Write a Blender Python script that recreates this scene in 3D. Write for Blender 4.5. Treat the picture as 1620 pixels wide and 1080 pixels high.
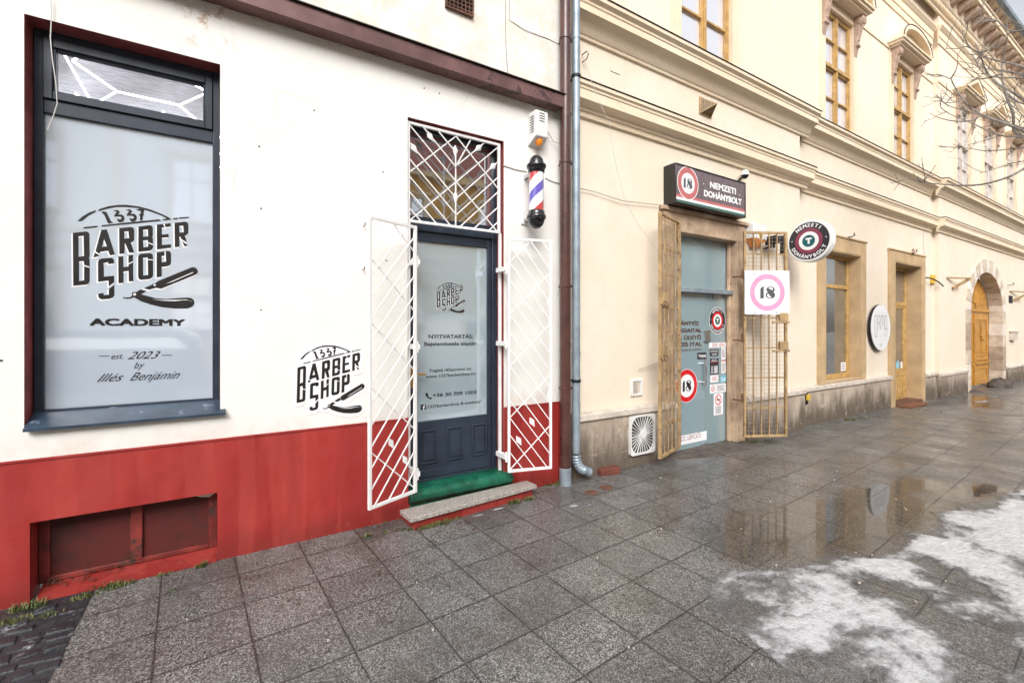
import bpy, bmesh, math, random
from mathutils import Vector, Matrix, noise
from mathutils.geometry import tessellate_polygon
random.seed(7)
R = math.radians
sc = bpy.context.scene
for o in list(bpy.data.objects): bpy.data.objects.remove(o)
# ------------------------------------------------------------ camera, sky, sun
T = R(32.02); EYE = Vector((0, -3.61, 1.55)); FPX = 716.0
cam = bpy.data.cameras.new('camera'); cam.lens = FPX/1620*36; cam.sensor_width = 36
cam.shift_y = -22/1620; cam.shift_x = 0; cam.clip_start = .05; cam.clip_end = 600
co = bpy.data.objects.new('camera', cam); sc.collection.objects.link(co)
co.location = EYE; co.rotation_euler = (R(90), 0, -T); sc.camera = co
w = bpy.data.worlds.new('World'); sc.world = w; w.use_nodes = True
nt = w.node_tree; nt.nodes.clear()
sky = nt.nodes.new('ShaderNodeTexSky'); sky.sky_type = 'NISHITA'; sky.sun_disc = False
SUN_EL, SUN_AZ = R(38), R(212)
sky.sun_elevation = SUN_EL; sky.sun_rotation = SUN_AZ; sky.dust_density = 4; sky.ozone_density = .6
hs = nt.nodes.new('ShaderNodeHueSaturation'); hs.inputs['Saturation'].default_value = .22
bg = nt.nodes.new('ShaderNodeBackground'); bg.inputs['Strength'].default_value = .15
wo = nt.nodes.new('ShaderNodeOutputWorld')
nt.links.new(sky.outputs[0], hs.inputs['Color']); nt.links.new(hs.outputs[0], bg.inputs[0]); nt.links.new(bg.outputs[0], wo.inputs[0])
sl = bpy.data.lights.new('sun', 'SUN'); sl.energy = .85; sl.angle = R(28); sl.color = (1, .98, .955)
so = bpy.data.objects.new('sun', sl); sc.collection.objects.link(so)
sd = Vector((math.sin(SUN_AZ)*math.cos(SUN_EL), math.cos(SUN_AZ)*math.cos(SUN_EL), math.sin(SUN_EL)))
so.rotation_euler = sd.to_track_quat('Z', 'Y').to_euler()
sc.view_settings.view_transform = 'Standard'; sc.view_settings.look = 'None'
sc.view_settings.gamma = 1; sc.view_settings.exposure = .84
sc.render.engine = 'CYCLES'
# ------------------------------------------------------------ picture -> place
FW = Vector((math.sin(T), math.cos(T), 0)); RT = Vector((math.cos(T), -math.sin(T), 0))
def ray(px, py): return FW + RT*((px-810)/FPX) + Vector((0, 0, (518-py)/FPX))
def at(px, py, Y=0.):
    d = ray(px, py); p = EYE + d*((Y-EYE.y)/d.y); return p.x, p.z
def gz(px, py, Z=0.):
    d = ray(px, py); p = EYE + d*((Z-EYE.z)/d.z); return Vector((p.x, p.y, Z))
def ground_z(x): return -.0075*max(0, min(x, 30)-3)
# ------------------------------------------------------------ materials
class N:
    def __init__(s, name):
        s.m = bpy.data.materials.new(name); s.m.use_nodes = True; s.t = s.m.node_tree; s.t.nodes.clear()
        s.out = s.n('ShaderNodeOutputMaterial'); s.b = s.n('ShaderNodeBsdfPrincipled')
        s.t.links.new(s.b.outputs[0], s.out.inputs[0]); s.co = s.n('ShaderNodeTexCoord').outputs['Object']
    def n(s, k): return s.t.nodes.new(k)
    def set(s, inp, v):
        if hasattr(v, 'is_linked') or isinstance(v, bpy.types.NodeSocket): s.t.links.new(v, inp)
        elif isinstance(v, (tuple, list)) and len(v) == 3 and inp.type == 'RGBA': inp.default_value = (*v, 1)
        else: inp.default_value = v
    def p(s, **k):
        for a, v in k.items(): s.set(s.b.inputs[a.replace('_', ' ')], v)
    def math(s, op, a, b=0., c=None, clamp=False):
        x = s.n('ShaderNodeMath'); x.operation = op; x.use_clamp = clamp; s.set(x.inputs[0], a); s.set(x.inputs[1], b)
        if c is not None: s.set(x.inputs[2], c)
        return x.outputs[0]
    def map(s, scale=(1, 1, 1), loc=(0, 0, 0), rot=(0, 0, 0), v=None):
        x = s.n('ShaderNodeMapping'); s.set(x.inputs['Vector'], v or s.co)
        x.inputs['Scale'].default_value = scale; x.inputs['Location'].default_value = loc; x.inputs['Rotation'].default_value = rot
        return x.outputs[0]
    def noise(s, sc_, det=4, rough=.55, v=None, dist=0):
        x = s.n('ShaderNodeTexNoise'); s.set(x.inputs['Vector'], v or s.co); x.inputs['Scale'].default_value = sc_
        x.inputs['Detail'].default_value = det; x.inputs['Roughness'].default_value = rough; x.inputs['Distortion'].default_value = dist
        return x.outputs['Fac']
    def vor(s, sc_, feat='F1', v=None, out='Distance'):
        x = s.n('ShaderNodeTexVoronoi'); x.feature = feat; s.set(x.inputs['Vector'], v or s.co); x.inputs['Scale'].default_value = sc_
        return x.outputs[out]
    def step(s, f, lo, hi, a=0., b=1.):
        x = s.n('ShaderNodeMapRange'); x.interpolation_type = 'SMOOTHSTEP'; s.set(x.inputs[0], f)
        for i, v in zip((1, 2, 3, 4), (lo, hi, a, b)): x.inputs[i].default_value = v
        return x.outputs[0]
    def mix(s, f, a, b, mode='MIX'):
        x = s.n('ShaderNodeMix'); x.data_type = 'RGBA'; x.blend_type = mode
        s.set(x.inputs[0], f); s.set(x.inputs[6], a); s.set(x.inputs[7], b); return x.outputs[2]
    def sep(s, v=None):
        x = s.n('ShaderNodeSeparateXYZ'); s.set(x.inputs[0], v or s.co); return x.outputs
    def bump(s, h, st=.3, d=.01):
        x = s.n('ShaderNodeBump'); s.set(x.inputs['Height'], h); x.inputs['Strength'].default_value = st; x.inputs['Distance'].default_value = d
        s.t.links.new(x.outputs[0], s.b.inputs['Normal'])
    def attr(s, name):
        x = s.n('ShaderNodeAttribute'); x.attribute_name = name; return x.outputs['Fac']

def simple(name, col, rough=.6, var=.12, vs=6, bs=40, bst=.12, dirt=None, metal=0, ior=1.45, coat=0):
    """paint / plaster / metal with slow tone drift, fine grain bump and optional patchy wear (colour, scale, threshold)"""
    n = N(name)
    dark = tuple(c*(1-var) for c in col); lite = tuple(min(1, c*(1+var*.6)) for c in col)
    c = n.mix(n.step(n.noise(vs, 5), .3, .7), dark, lite)
    if dirt: c = n.mix(n.step(n.noise(dirt[1], 6, .65), dirt[2], dirt[2]+.08), c, dirt[0])
    n.p(Base_Color=c, Roughness=n.step(n.noise(vs*2.3), .2, .8, max(.02, rough-.08), min(1, rough+.08)), Metallic=metal, IOR=ior, Coat_Weight=coat)
    if bst: n.bump(n.noise(bs, 5), bst, .004)
    return n.m

def mk_wall(name, col, tint, bs=28, streak=.0, stain=None):
    n = N(name)
    big = n.step(n.noise(.9, 5), .35, .7); mid = n.noise(6, 6, .6)
    c = n.mix(big, col, tint)
    c = n.mix(n.step(mid, .45, .8, 0, .35), c, tuple(x*.86 for x in col))
    if streak:
        v = n.map(scale=(7, 7, .5)); c = n.mix(n.step(n.noise(1.6, 5, .6, v), .56, .8, 0, streak), c, tuple(x*.7 for x in tint))
    # hairline cracks and pinholes
    cr = n.vor(1.3, 'DISTANCE_TO_EDGE', n.mix(.12, n.co, n.n('ShaderNodeTexNoise').outputs['Color']))
    c = n.mix(n.math('MULTIPLY', n.step(cr, 0, .004, .35, 0), n.step(n.noise(.7), .55, .62)), c, (.35, .3, .24))
    if stain: c = n.mix(n.step(n.noise(11, 7, .7), .66, .74, 0, .6), c, stain)
    if name == 'white_plaster':
        s = n.sep(); near = n.step(n.math('ABSOLUTE', n.math('ADD', s[0], 1.12)), .03, .22, 1, 0); up_ = n.step(s[2], 3.34, 3.5)
        c = n.mix(n.math('MULTIPLY', n.math('MULTIPLY', near, up_), n.step(n.noise(9, 7, .75), .50, .60, 0, .75)), c, (.42, .25, .15))
        edge = n.math('MULTIPLY', n.step(s[2], 3.60, 3.70), n.step(n.noise(4, 7, .7), .40, .62, 0, .45)); c = n.mix(edge, c, (.62, .50, .36))
        c = n.mix(n.math('MULTIPLY', n.step(s[2], .96, .84), n.step(n.noise(3, 7, .7), .42, .66, 0, .35)), c, (.62, .50, .42))
    n.p(Base_Color=c, Roughness=.85)
    h = n.math('ADD', n.math('MULTIPLY', n.noise(3.2, 4), 1.2), n.math('MULTIPLY', n.noise(bs, 6, .65), .35))
    n.bump(h, .35, .02)
    return n.m
MAT = {}
MAT['plaster_white'] = mk_wall('white_plaster', (.79, .77, .725), (.82, .80, .77), 28, .05)
MAT['plaster_cream'] = mk_wall('cream_plaster', (.77, .66, .53), (.80, .71, .595), 40, .14)
MAT['mould_cream'] = mk_wall('cream_moulding', (.77, .63, .46), (.80, .68, .52), 50, .25)
def mk_red():
    n = N('red_plinth_paint'); z = n.sep()[2]
    v = n.map(scale=(5, 5, 1)); streaks = n.noise(1.1, 4, .5, v)
    c = n.mix(n.step(streaks, .35, .65), (.30, .021, .018), (.37, .034, .028))
    c = n.mix(n.step(n.noise(4, 6, .6), .5, .75, 0, .6), c, (.27, .02, .016))
    low = n.math('ADD', z, n.math('MULTIPLY', n.noise(5, 5), .22))
    c = n.mix(n.step(low, .12, .34, .75, 0), c, (.19, .018, .014))
    c = n.mix(n.math('MULTIPLY', n.step(n.noise(24, 6, .7), .62, .72), n.step(low, .08, .3, .75, .02)), c, (.30, .16, .12))
    c = n.mix(n.step(n.noise(2.1, 8, .75), .74, .8, 0, .35), c, (.62, .30, .26))
    bands = n.noise(2.4, 2, .5, n.map(scale=(1.7, 1.7, .1))); c = n.mix(n.step(bands, .49, .52, 0, .2), c, (.50, .075, .06)); c = n.mix(n.step(n.noise(3.1, 2, .5, n.map(scale=(1.5, 1.5, .08), loc=(3, 1, 0))), .55, .58, 0, .28), c, (.27, .022, .018))
    c = n.mix(n.math('MULTIPLY', n.step(n.noise(60, 5, .7), .64, .7), n.step(n.noise(1.3, 5), .60, .70)), c, (.55, .27, .22))
    n.p(Base_Color=c, Roughness=n.step(n.noise(6), .3, .7, .42, .65))
    n.bump(n.math('ADD', n.math('MULTIPLY', streaks, 1.5), n.math('MULTIPLY', n.noise(40, 5), .3)), .35, .015)
    return n.m
MAT['red'] = mk_red()
MAT['red_reveal'] = simple('red_reveal_paint', (.27, .055, .05), .6, .25, 8, 60, .25)
MAT['red_worn'] = simple('worn_red_metal', (.20, .03, .024), .55, .5, 6, 50, .4, dirt=((.06, .028, .022), 7, .54))
MAT['anthracite'] = simple('anthracite_paint', (.024, .034, .053), .42, .25, 5, 90, .06)
MAT['gray_sill'] = simple('anthracite_sill', (.035, .055, .085), .35, .3, 7, 60, .08, dirt=((.16, .2, .26), 9, .6))
MAT['white_metal'] = simple('white_gloss_paint', (.83, .82, .81), .35, .06, 9, 60, .1, dirt=((.4, .25, .16), 26, .74))
MAT['white_plastic'] = simple('white_plastic', (.74, .74, .72), .4, .05)
MAT['green'] = simple('green_floor_paint', (.008, .10, .058), .33, .4, 9, 30, .4, dirt=((.05, .16, .10), 15, .62))
def mk_terrazzo():
    n = N('terrazzo_step'); c = n.mix(n.step(n.noise(150, 2), .38, .62), (.13, .11, .10), (.56, .52, .47))
    c = n.mix(n.step(n.noise(7, 5), .5, .8, 0, .4), c, (.16, .13, .11)); n.p(Base_Color=c, Roughness=.5); n.bump(n.noise(120), .2, .002); return n.m
MAT['terrazzo'] = mk_terrazzo()
MAT['brown_metal'] = simple('brown_painted_metal', (.085, .035, .03), .32, .35, 4, 30, .25, dirt=((.15, .09, .085), 7, .66), coat=.2)
MAT['fascia_brown'] = simple('peeling_brown_metal', (.17, .085, .08), .42, .4, 3, 14, .5, dirt=((.05, .03, .03), 6, .57))
MAT['dark_flash'] = simple('dark_metal_flashing', (.06, .048, .035), .55, .3)
MAT['zinc'] = simple('zinc_pipe', (.30, .36, .41), .42, .25, 5, 30, .1, metal=.3, dirt=((.5, .52, .54), 9, .68))
MAT['black'] = simple('black_gloss', (.006, .006, .008), .12, .1, bst=0, coat=.5)
MAT['dark_recess'] = simple('dark_grey_recess', (.07, .062, .055), .8, .3)
MAT['black_matt'] = simple('black_matt', (.012, .012, .014), .55, .2)
MAT['ink'] = simple('black_vinyl', (.018, .016, .016), .35, .1, bst=0)
MAT['ink_brown'] = simple('brown_vinyl', (.075, .035, .026), .4, .1, bst=0)
MAT['vinyl_white'] = simple('white_vinyl', (.82, .82, .84), .4, .03, bst=0)
MAT['sign_red'] = simple('red_vinyl', (.62, .012, .02), .35, .05, bst=0)
MAT['sign_rose'] = simple('faded_red_vinyl', (.50, .15, .15), .35, .1, bst=0)
MAT['sign_pink'] = simple('faded_pink_vinyl', (.90, .32, .50), .5, .08, bst=0)
MAT['sign_maroon'] = simple('maroon_vinyl', (.24, .05, .085), .35, .1, bst=0)
MAT['sign_grey'] = simple('faded_dark_vinyl', (.15, .115, .125), .25, .03, bst=0)
MAT['sign_char'] = simple('charcoal_vinyl', (.028, .026, .034), .35, .1, bst=0)
MAT['sign_green'] = simple('green_vinyl', (.012, .085, .05), .35, .1, bst=0)
MAT['sign_green2'] = simple('faded_green_vinyl', (.06, .13, .11), .35, .1, bst=0)
MAT['sign_teal'] = simple('teal_vinyl', (.01, .11, .12), .35, .1, bst=0)
MAT['grey_num'] = simple('grey_numeral', (.09, .09, .10), .4, .1, bst=0)
MAT['blue_vinyl'] = simple('light_blue_vinyl', (.25, .55, .68), .4, .1, bst=0)
MAT['ochre'] = simple('ochre_gate_paint', (.40, .27, .135), .6, .3, 8, 50, .4, dirt=((.16, .085, .045), 17, .58))
MAT['surround'] = simple('ochre_render_surround', (.52, .37, .21), .8, .16, 3, 40, .3)
MAT['wood_gold'] = simple('golden_door_paint', (.50, .25, .05), .42, .2, 5, 60, .15)
MAT['wood_win'] = simple('ochre_window_wood', (.50, .31, .11), .5, .25, 9, 60, .2, dirt=((.55, .42, .27), 14, .6))
MAT['console_pink'] = simple('pink_stone', (.46, .33, .26), .8, .25, 12, 40, .6)
MAT['orange'] = simple('orange_lamp_plastic', (.75, .24, .02), .25, .1, bst=0)
MAT['steel'] = simple('brushed_steel', (.55, .55, .55), .3, .1, metal=.9)
MAT['brass'] = simple('brass', (.6, .33, .08), .3, .1, metal=.8)
MAT['rust'] = simple('rusty_metal', (.14, .065, .04), .75, .4, 12, 60, .4)
MAT['cable'] = simple('weathered_cable', (.30, .26, .22), .7, .2, bst=0)
MAT['cable_white'] = simple('pale_cable', (.6, .58, .56), .6, .1, bst=0)
MAT['yellow_box'] = simple('yellow_plastic', (.70, .45, .05), .5, .2)
MAT['brick'] = simple('red_brick', (.16, .05, .032), .8, .35, 14, 60, .6)
MAT['bark'] = simple('grey_bark', (.23, .21, .19), .85, .35, 20, 60, .6)
MAT['mat_brown'] = simple('coir_mat', (.20, .085, .04), .95, .3, 30, 200, .6)
MAT['boulder'] = simple('dark_boulder', (.09, .075, .065), .8, .4, 9, 30, .8)
def mk_stone(name, a, b, grime, z0=.3):
    n = N(name); z = n.sep()[2]
    c = n.mix(n.step(n.noise(3, 6, .65), .35, .68), a, b)
    c = n.mix(n.step(n.noise(14, 7, .7), .55, .75, 0, .6), c, tuple(x*.6 for x in a))
    v = n.map(scale=(4, 4, .8)); rise = n.math('ADD', z, n.math('MULTIPLY', n.noise(1.4, 6, .65, v), 1.0))
    c = n.mix(n.step(rise, z0+.15, z0+.65, .88, 0), c, grime)
    c = n.mix(n.step(n.noise(6, 7, .75, n.map(loc=(4, 2, 9))), .57, .64, 0, .45), c, tuple(min(1, x*1.25) for x in a)); c = n.mix(n.step(n.noise(9, 7, .75, n.map(loc=(1, 7, 3))), .60, .66, 0, .5), c, grime)
    n.p(Base_Color=c, Roughness=.78); n.bump(n.math('ADD', n.noise(5, 5), n.math('MULTIPLY', n.noise(45, 6, .7), .5)), .35, .012); return n.m
MAT['plinth_stone'] = mk_stone('stained_limestone', (.50, .42, .34), (.38, .30, .235), (.075, .055, .04), .38)
MAT['cap_stone'] = simple('pale_stone_capping', (.60, .53, .46), .75, .2, 7, 40, .4, dirt=((.3, .25, .2), 13, .6))
MAT['jamb_stone'] = mk_stone('weathered_jamb_stone', (.36, .25, .17), (.60, .45, .31), (.20, .13, .085), -.25)
MAT['arch_stone'] = simple('sandstone', (.60, .51, .41), .8, .22, 5, 40, .4, dirt=((.45, .30, .22), 8, .62))
MAT['arch_stone_dark'] = simple('brown_sandstone', (.42, .33, .25), .8, .25, 5, 40, .4)
MAT['arch_stone_pale'] = simple('pale_sandstone', (.72, .65, .57), .8, .15, 5, 40, .4)
MAT['mortar'] = simple('mortar', (.30, .24, .2), .9, .2)
def mk_film(name, col, ior, rough=.04, wob=.02):
    n = N(name); c = n.mix(n.step(n.noise(1.2, 3), .3, .7), col, tuple(x*1.06 for x in col))
    n.p(Base_Color=c, Roughness=max(.1, rough), IOR=1.5); n.bump(n.noise(1.7, 2), wob, .05)
    g = n.n('ShaderNodeBsdfGlossy'); g.inputs['Roughness'].default_value = rough; g.inputs['Color'].default_value = (.96, .97, 1, 1)
    bp = [x for x in n.t.nodes if x.type == 'BUMP'][0]; n.t.links.new(bp.outputs[0], g.inputs['Normal'])
    lw = n.n('ShaderNodeFresnel'); lw.inputs['IOR'].default_value = ior
    x = n.n('ShaderNodeMixShader'); n.t.links.new(n.math('MULTIPLY', lw.outputs[0], 1.0, clamp=True), x.inputs[0]); n.t.links.new(n.b.outputs[0], x.inputs[1]); n.t.links.new(g.outputs[0], x.inputs[2]); n.t.links.new(x.outputs[0], n.out.inputs[0])
    return n.m
MAT['frost'] = mk_film('frosted_window_film', (.58, .67, .77), 3.8)
MAT['frost_door'] = mk_film('frosted_door_film', (.34, .43, .48), 3.4)
MAT['frost_teal'] = mk_film('frosted_shop_film', (.24, .335, .37), 2.1, .07)
MAT['dark_glass'] = mk_film('dark_window_glass', (.02, .02, .025), 10, .015, .03)
MAT['sky_glass'] = mk_film('old_window_glass', (.70, .70, .78), 6, .02, .06)
MAT['shop_glass'] = mk_film('shop_window_glass', (.12, .11, .095), 3.5, .02, .05)
def mk_clear():
    n = N('clear_glass'); g = n.n('ShaderNodeBsdfGlossy'); g.inputs['Roughness'].default_value = .02
    t = n.n('ShaderNodeBsdfTransparent'); x = n.n('ShaderNodeMixShader'); x.inputs[0].default_value = .13
    n.t.links.new(t.outputs[0], x.inputs[1]); n.t.links.new(g.outputs[0], x.inputs[2]); n.t.links.new(x.outputs[0], n.out.inputs[0]); return n.m
MAT['clear'] = mk_clear()
def mk_emit(name, col, st):
    n = N(name); n.p(Base_Color=col, Emission_Color=col, Emission_Strength=st); return n.m
MAT['led'] = mk_emit('led_tube', (.93, .95, 1), 4.2)
def mk_ceiling():
    n = N('white_wood_ceiling'); v = n.map(scale=(3, 26, 3), rot=(0, 0, .5)); s = n.noise(3, 6, .7, v)
    n.p(Base_Color=n.mix(n.step(s, .4, .62), (.50, .52, .58), (.86, .87, .92)), Roughness=.4); return n.m
MAT['ceiling'] = mk_ceiling()
def mk_meshpanel():
    n = N('red_wire_mesh'); s = n.sep()
    a = n.math('PINGPONG', n.math('MULTIPLY', n.math('ADD', s[0], s[2]), 90), .5); b = n.math('PINGPONG', n.math('MULTIPLY', n.math('SUBTRACT', s[0], s[2]), 90), .5)
    h = n.math('MAXIMUM', n.step(a, .3, .42), n.step(b, .3, .42))
    c = n.mix(h, (.025, .006, .005), (.20, .022, .018)); c = n.mix(n.step(n.noise(4, 6, .65), .42, .7, 0, .85), c, (.045, .014, .011))
    n.p(Base_Color=c, Roughness=.6); n.bump(h, .6, .003); return n.m
MAT['red_mesh'] = mk_meshpanel()
def mk_pole():
    n = N('barber_stripes'); s = n.sep(); th = n.math('DIVIDE', n.math('ARCTAN2', s[1], s[0]), 2*math.pi)
    ph = n.math('FRACT', n.math('ADD', n.math('SUBTRACT', n.math('MULTIPLY', s[2], 2.6), th), .39))
    white = n.step(n.math('PINGPONG', ph, .25), .118, .124)
    c = n.mix(n.math('GREATER_THAN', ph, .5), (.55, .06, .06), (.14, .11, .48))
    band = n.math('FRACT', n.math('MULTIPLY', ph, 2)); wmask = n.math('GREATER_THAN', band, .45)
    c = n.mix(wmask, c, (.85, .85, .87)); n.p(Base_Color=c, Roughness=.08, Coat_Weight=1.0); return n.m
MAT['stripes'] = mk_pole()
def mk_grass():
    n = N('grass_blades'); n.p(Base_Color=n.mix(n.step(n.noise(25), .35, .6), (.035, .075, .012), (.15, .16, .05)), Roughness=.6); return n.m
MAT['grass'] = mk_grass()

# pavement -------------------------------------------------------------------
def mk_paving():
    n = N('wet_granite_paving'); wet = n.attr('wet')
    v = n.map(loc=(0, 0, 0), rot=(0, 0, 0)); s = n.sep(v)
    ca, sa = math.cos(R(3.8)), math.sin(R(3.8))
    dx = n.math('SUBTRACT', s[0], .928); dy = n.math('SUBTRACT', s[1], -1.724)
    u = n.math('DIVIDE', n.math('ADD', n.math('MULTIPLY', dx, ca), n.math('MULTIPLY', dy, sa)), .390)
    q = n.math('DIVIDE', n.math('SUBTRACT', n.math('MULTIPLY', dy, ca), n.math('MULTIPLY', dx, sa)), .372)
    wob = n.math('MULTIPLY', n.math('SUBTRACT', n.noise(9, 4), .5), .012)
    du = n.math('PINGPONG', n.math('ADD', u, wob), .5); dq = n.math('PINGPONG', n.math('ADD', q, wob), .5)
    d = n.math('MINIMUM', du, dq)
    jw = n.math('ADD', d, n.math('MULTIPLY', n.math('SUBTRACT', n.noise(14, 5), .5), .012)); joint = n.step(jw, .004, .0155, 1, 0)
    edge = n.step(d, .0, .06, 1, 0)
    cid = n.n('ShaderNodeCombineXYZ'); n.set(cid.inputs[0], n.math('FLOOR', u)); n.set(cid.inputs[1], n.math('FLOOR', q))
    wn = n.n('ShaderNodeTexWhiteNoise'); n.t.links.new(cid.outputs[0], wn.inputs[0]); rnd = wn.outputs['Value']
    g1 = n.noise(140, 3, .6); vc = n.vor(175, out='Color'); vs_ = n.sep(vc)
    sp = n.mix(n.step(vs_[0], .30, .55), (.024, .023, .022), (.165, .158, .150))
    sp = n.mix(n.step(vs_[1], .72, .82), sp, (.40, .395, .385))
    sp = n.mix(n.step(n.vor(240, out='Distance'), .1, .3, .35, 0), sp, (.02, .018, .017))
    c = n.mix(.22, sp, (.14, .134, .127))
    c = n.mix(n.math('MULTIPLY', n.math('SUBTRACT', rnd, .0), .33), c, (.045, .040, .036))
    mud = n.noise(1.6, 6, .6); mud2 = n.noise(7, 6, .65)
    c = n.mix(n.step(mud, .46, .72, 0, .5), c, (.042, .034, .028))
    c = n.mix(n.step(mud2, .52, .76, 0, .55), c, (.030, .026, .022))
    c = n.mix(n.step(n.noise(3.3, 5, .6, n.map(loc=(7, 3, 0))), .60, .75, 0, .3), c, (.22, .22, .225))
    wn2 = n.math('ADD', wet, n.math('MULTIPLY', n.math('SUBTRACT', n.noise(6, 7, .7), .5), .85))
    damp = n.step(wn2, .12, .55); pud = n.step(wn2, .50, .88)
    c = n.mix(n.math('MULTIPLY', damp, .22), c, (.034, .028, .022))
    c = n.mix(n.math('MULTIPLY', pud, .40), c, (.036, .026, .015))
    c = n.mix(n.math('MULTIPLY', edge, .22), c, (.05, .045, .04))
    c = n.mix(n.math('MULTIPLY', joint, .75), c, (.022, .021, .020))
    rg = n.math('ADD', n.step(n.noise(2.4, 5), .3, .7, .16, .38), n.math('MULTIPLY', g1, .12))
    rg = n.math('MULTIPLY', rg, n.step(damp, 0, 1, 1, .62))
    rg = n.math('MULTIPLY', rg, n.math('SUBTRACT', 1, n.math('MULTIPLY', pud, .86)))
    n.p(Base_Color=c, Roughness=rg, IOR=n.math('ADD', 1.42, n.math('MULTIPLY', pud, .12)))
    h = n.math('ADD', n.math('MULTIPLY', vs_[0], .07), n.math('MULTIPLY', n.noise(26, 3), .12))
    h = n.math('ADD', h, n.math('MULTIPLY', joint, -1.2)); h = n.math('ADD', h, n.math('MULTIPLY', rnd, .25))
    h = n.math('MULTIPLY', h, n.math('SUBTRACT', 1, n.math('MULTIPLY', pud, .95)))
    n.bump(h, .5, .006); return n.m
MAT['paving'] = mk_paving()
def mk_ice():
    n = N('melting_ice'); th = n.attr('thick')
    v = n.map(scale=(1, 1.6, 1), rot=(0, 0, .5)); crust = n.math('ADD', n.math('MULTIPLY', n.noise(9, 6, .6, v, .3), .65), n.math('MULTIPLY', n.noise(42, 4, .6), .35))
    f = n.math('ADD', th, n.math('MULTIPLY', n.math('SUBTRACT', crust, .5), 1.7))
    a = n.step(f, .02, 1.0, 0, .90)
    c = n.mix(n.step(f, .28, 1.1), (.20, .20, .205), (.66, .67, .69))
    c = n.mix(n.step(n.noise(13, 7, .7), .52, .74, 0, .65), c, (.20, .19, .18))
    n.p(Base_Color=c, Roughness=n.step(n.noise(9, 5), .35, .7, .14, .42), Alpha=a, Subsurface_Weight=0, IOR=1.31)
    n.bump(n.math('ADD', n.noise(35, 6, .7), n.math('MULTIPLY', crust, 2.2)), .8, .016); return n.m
MAT['ice'] = mk_ice()
def mk_cobble():
    n = N('dark_wet_cobble'); c = n.mix(n.noise(9, 6, .65), (.008, .009, .012), (.055, .06, .068))
    c = n.mix(n.step(n.noise(5, 7, .7), .58, .66, 0, .8), c, (.42, .44, .47))
    n.p(Base_Color=c, Roughness=n.step(n.noise(8), .3, .7, .12, .5)); n.bump(n.noise(16, 6, .7), .8, .02); return n.m
MAT['cobble'] = mk_cobble()
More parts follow.
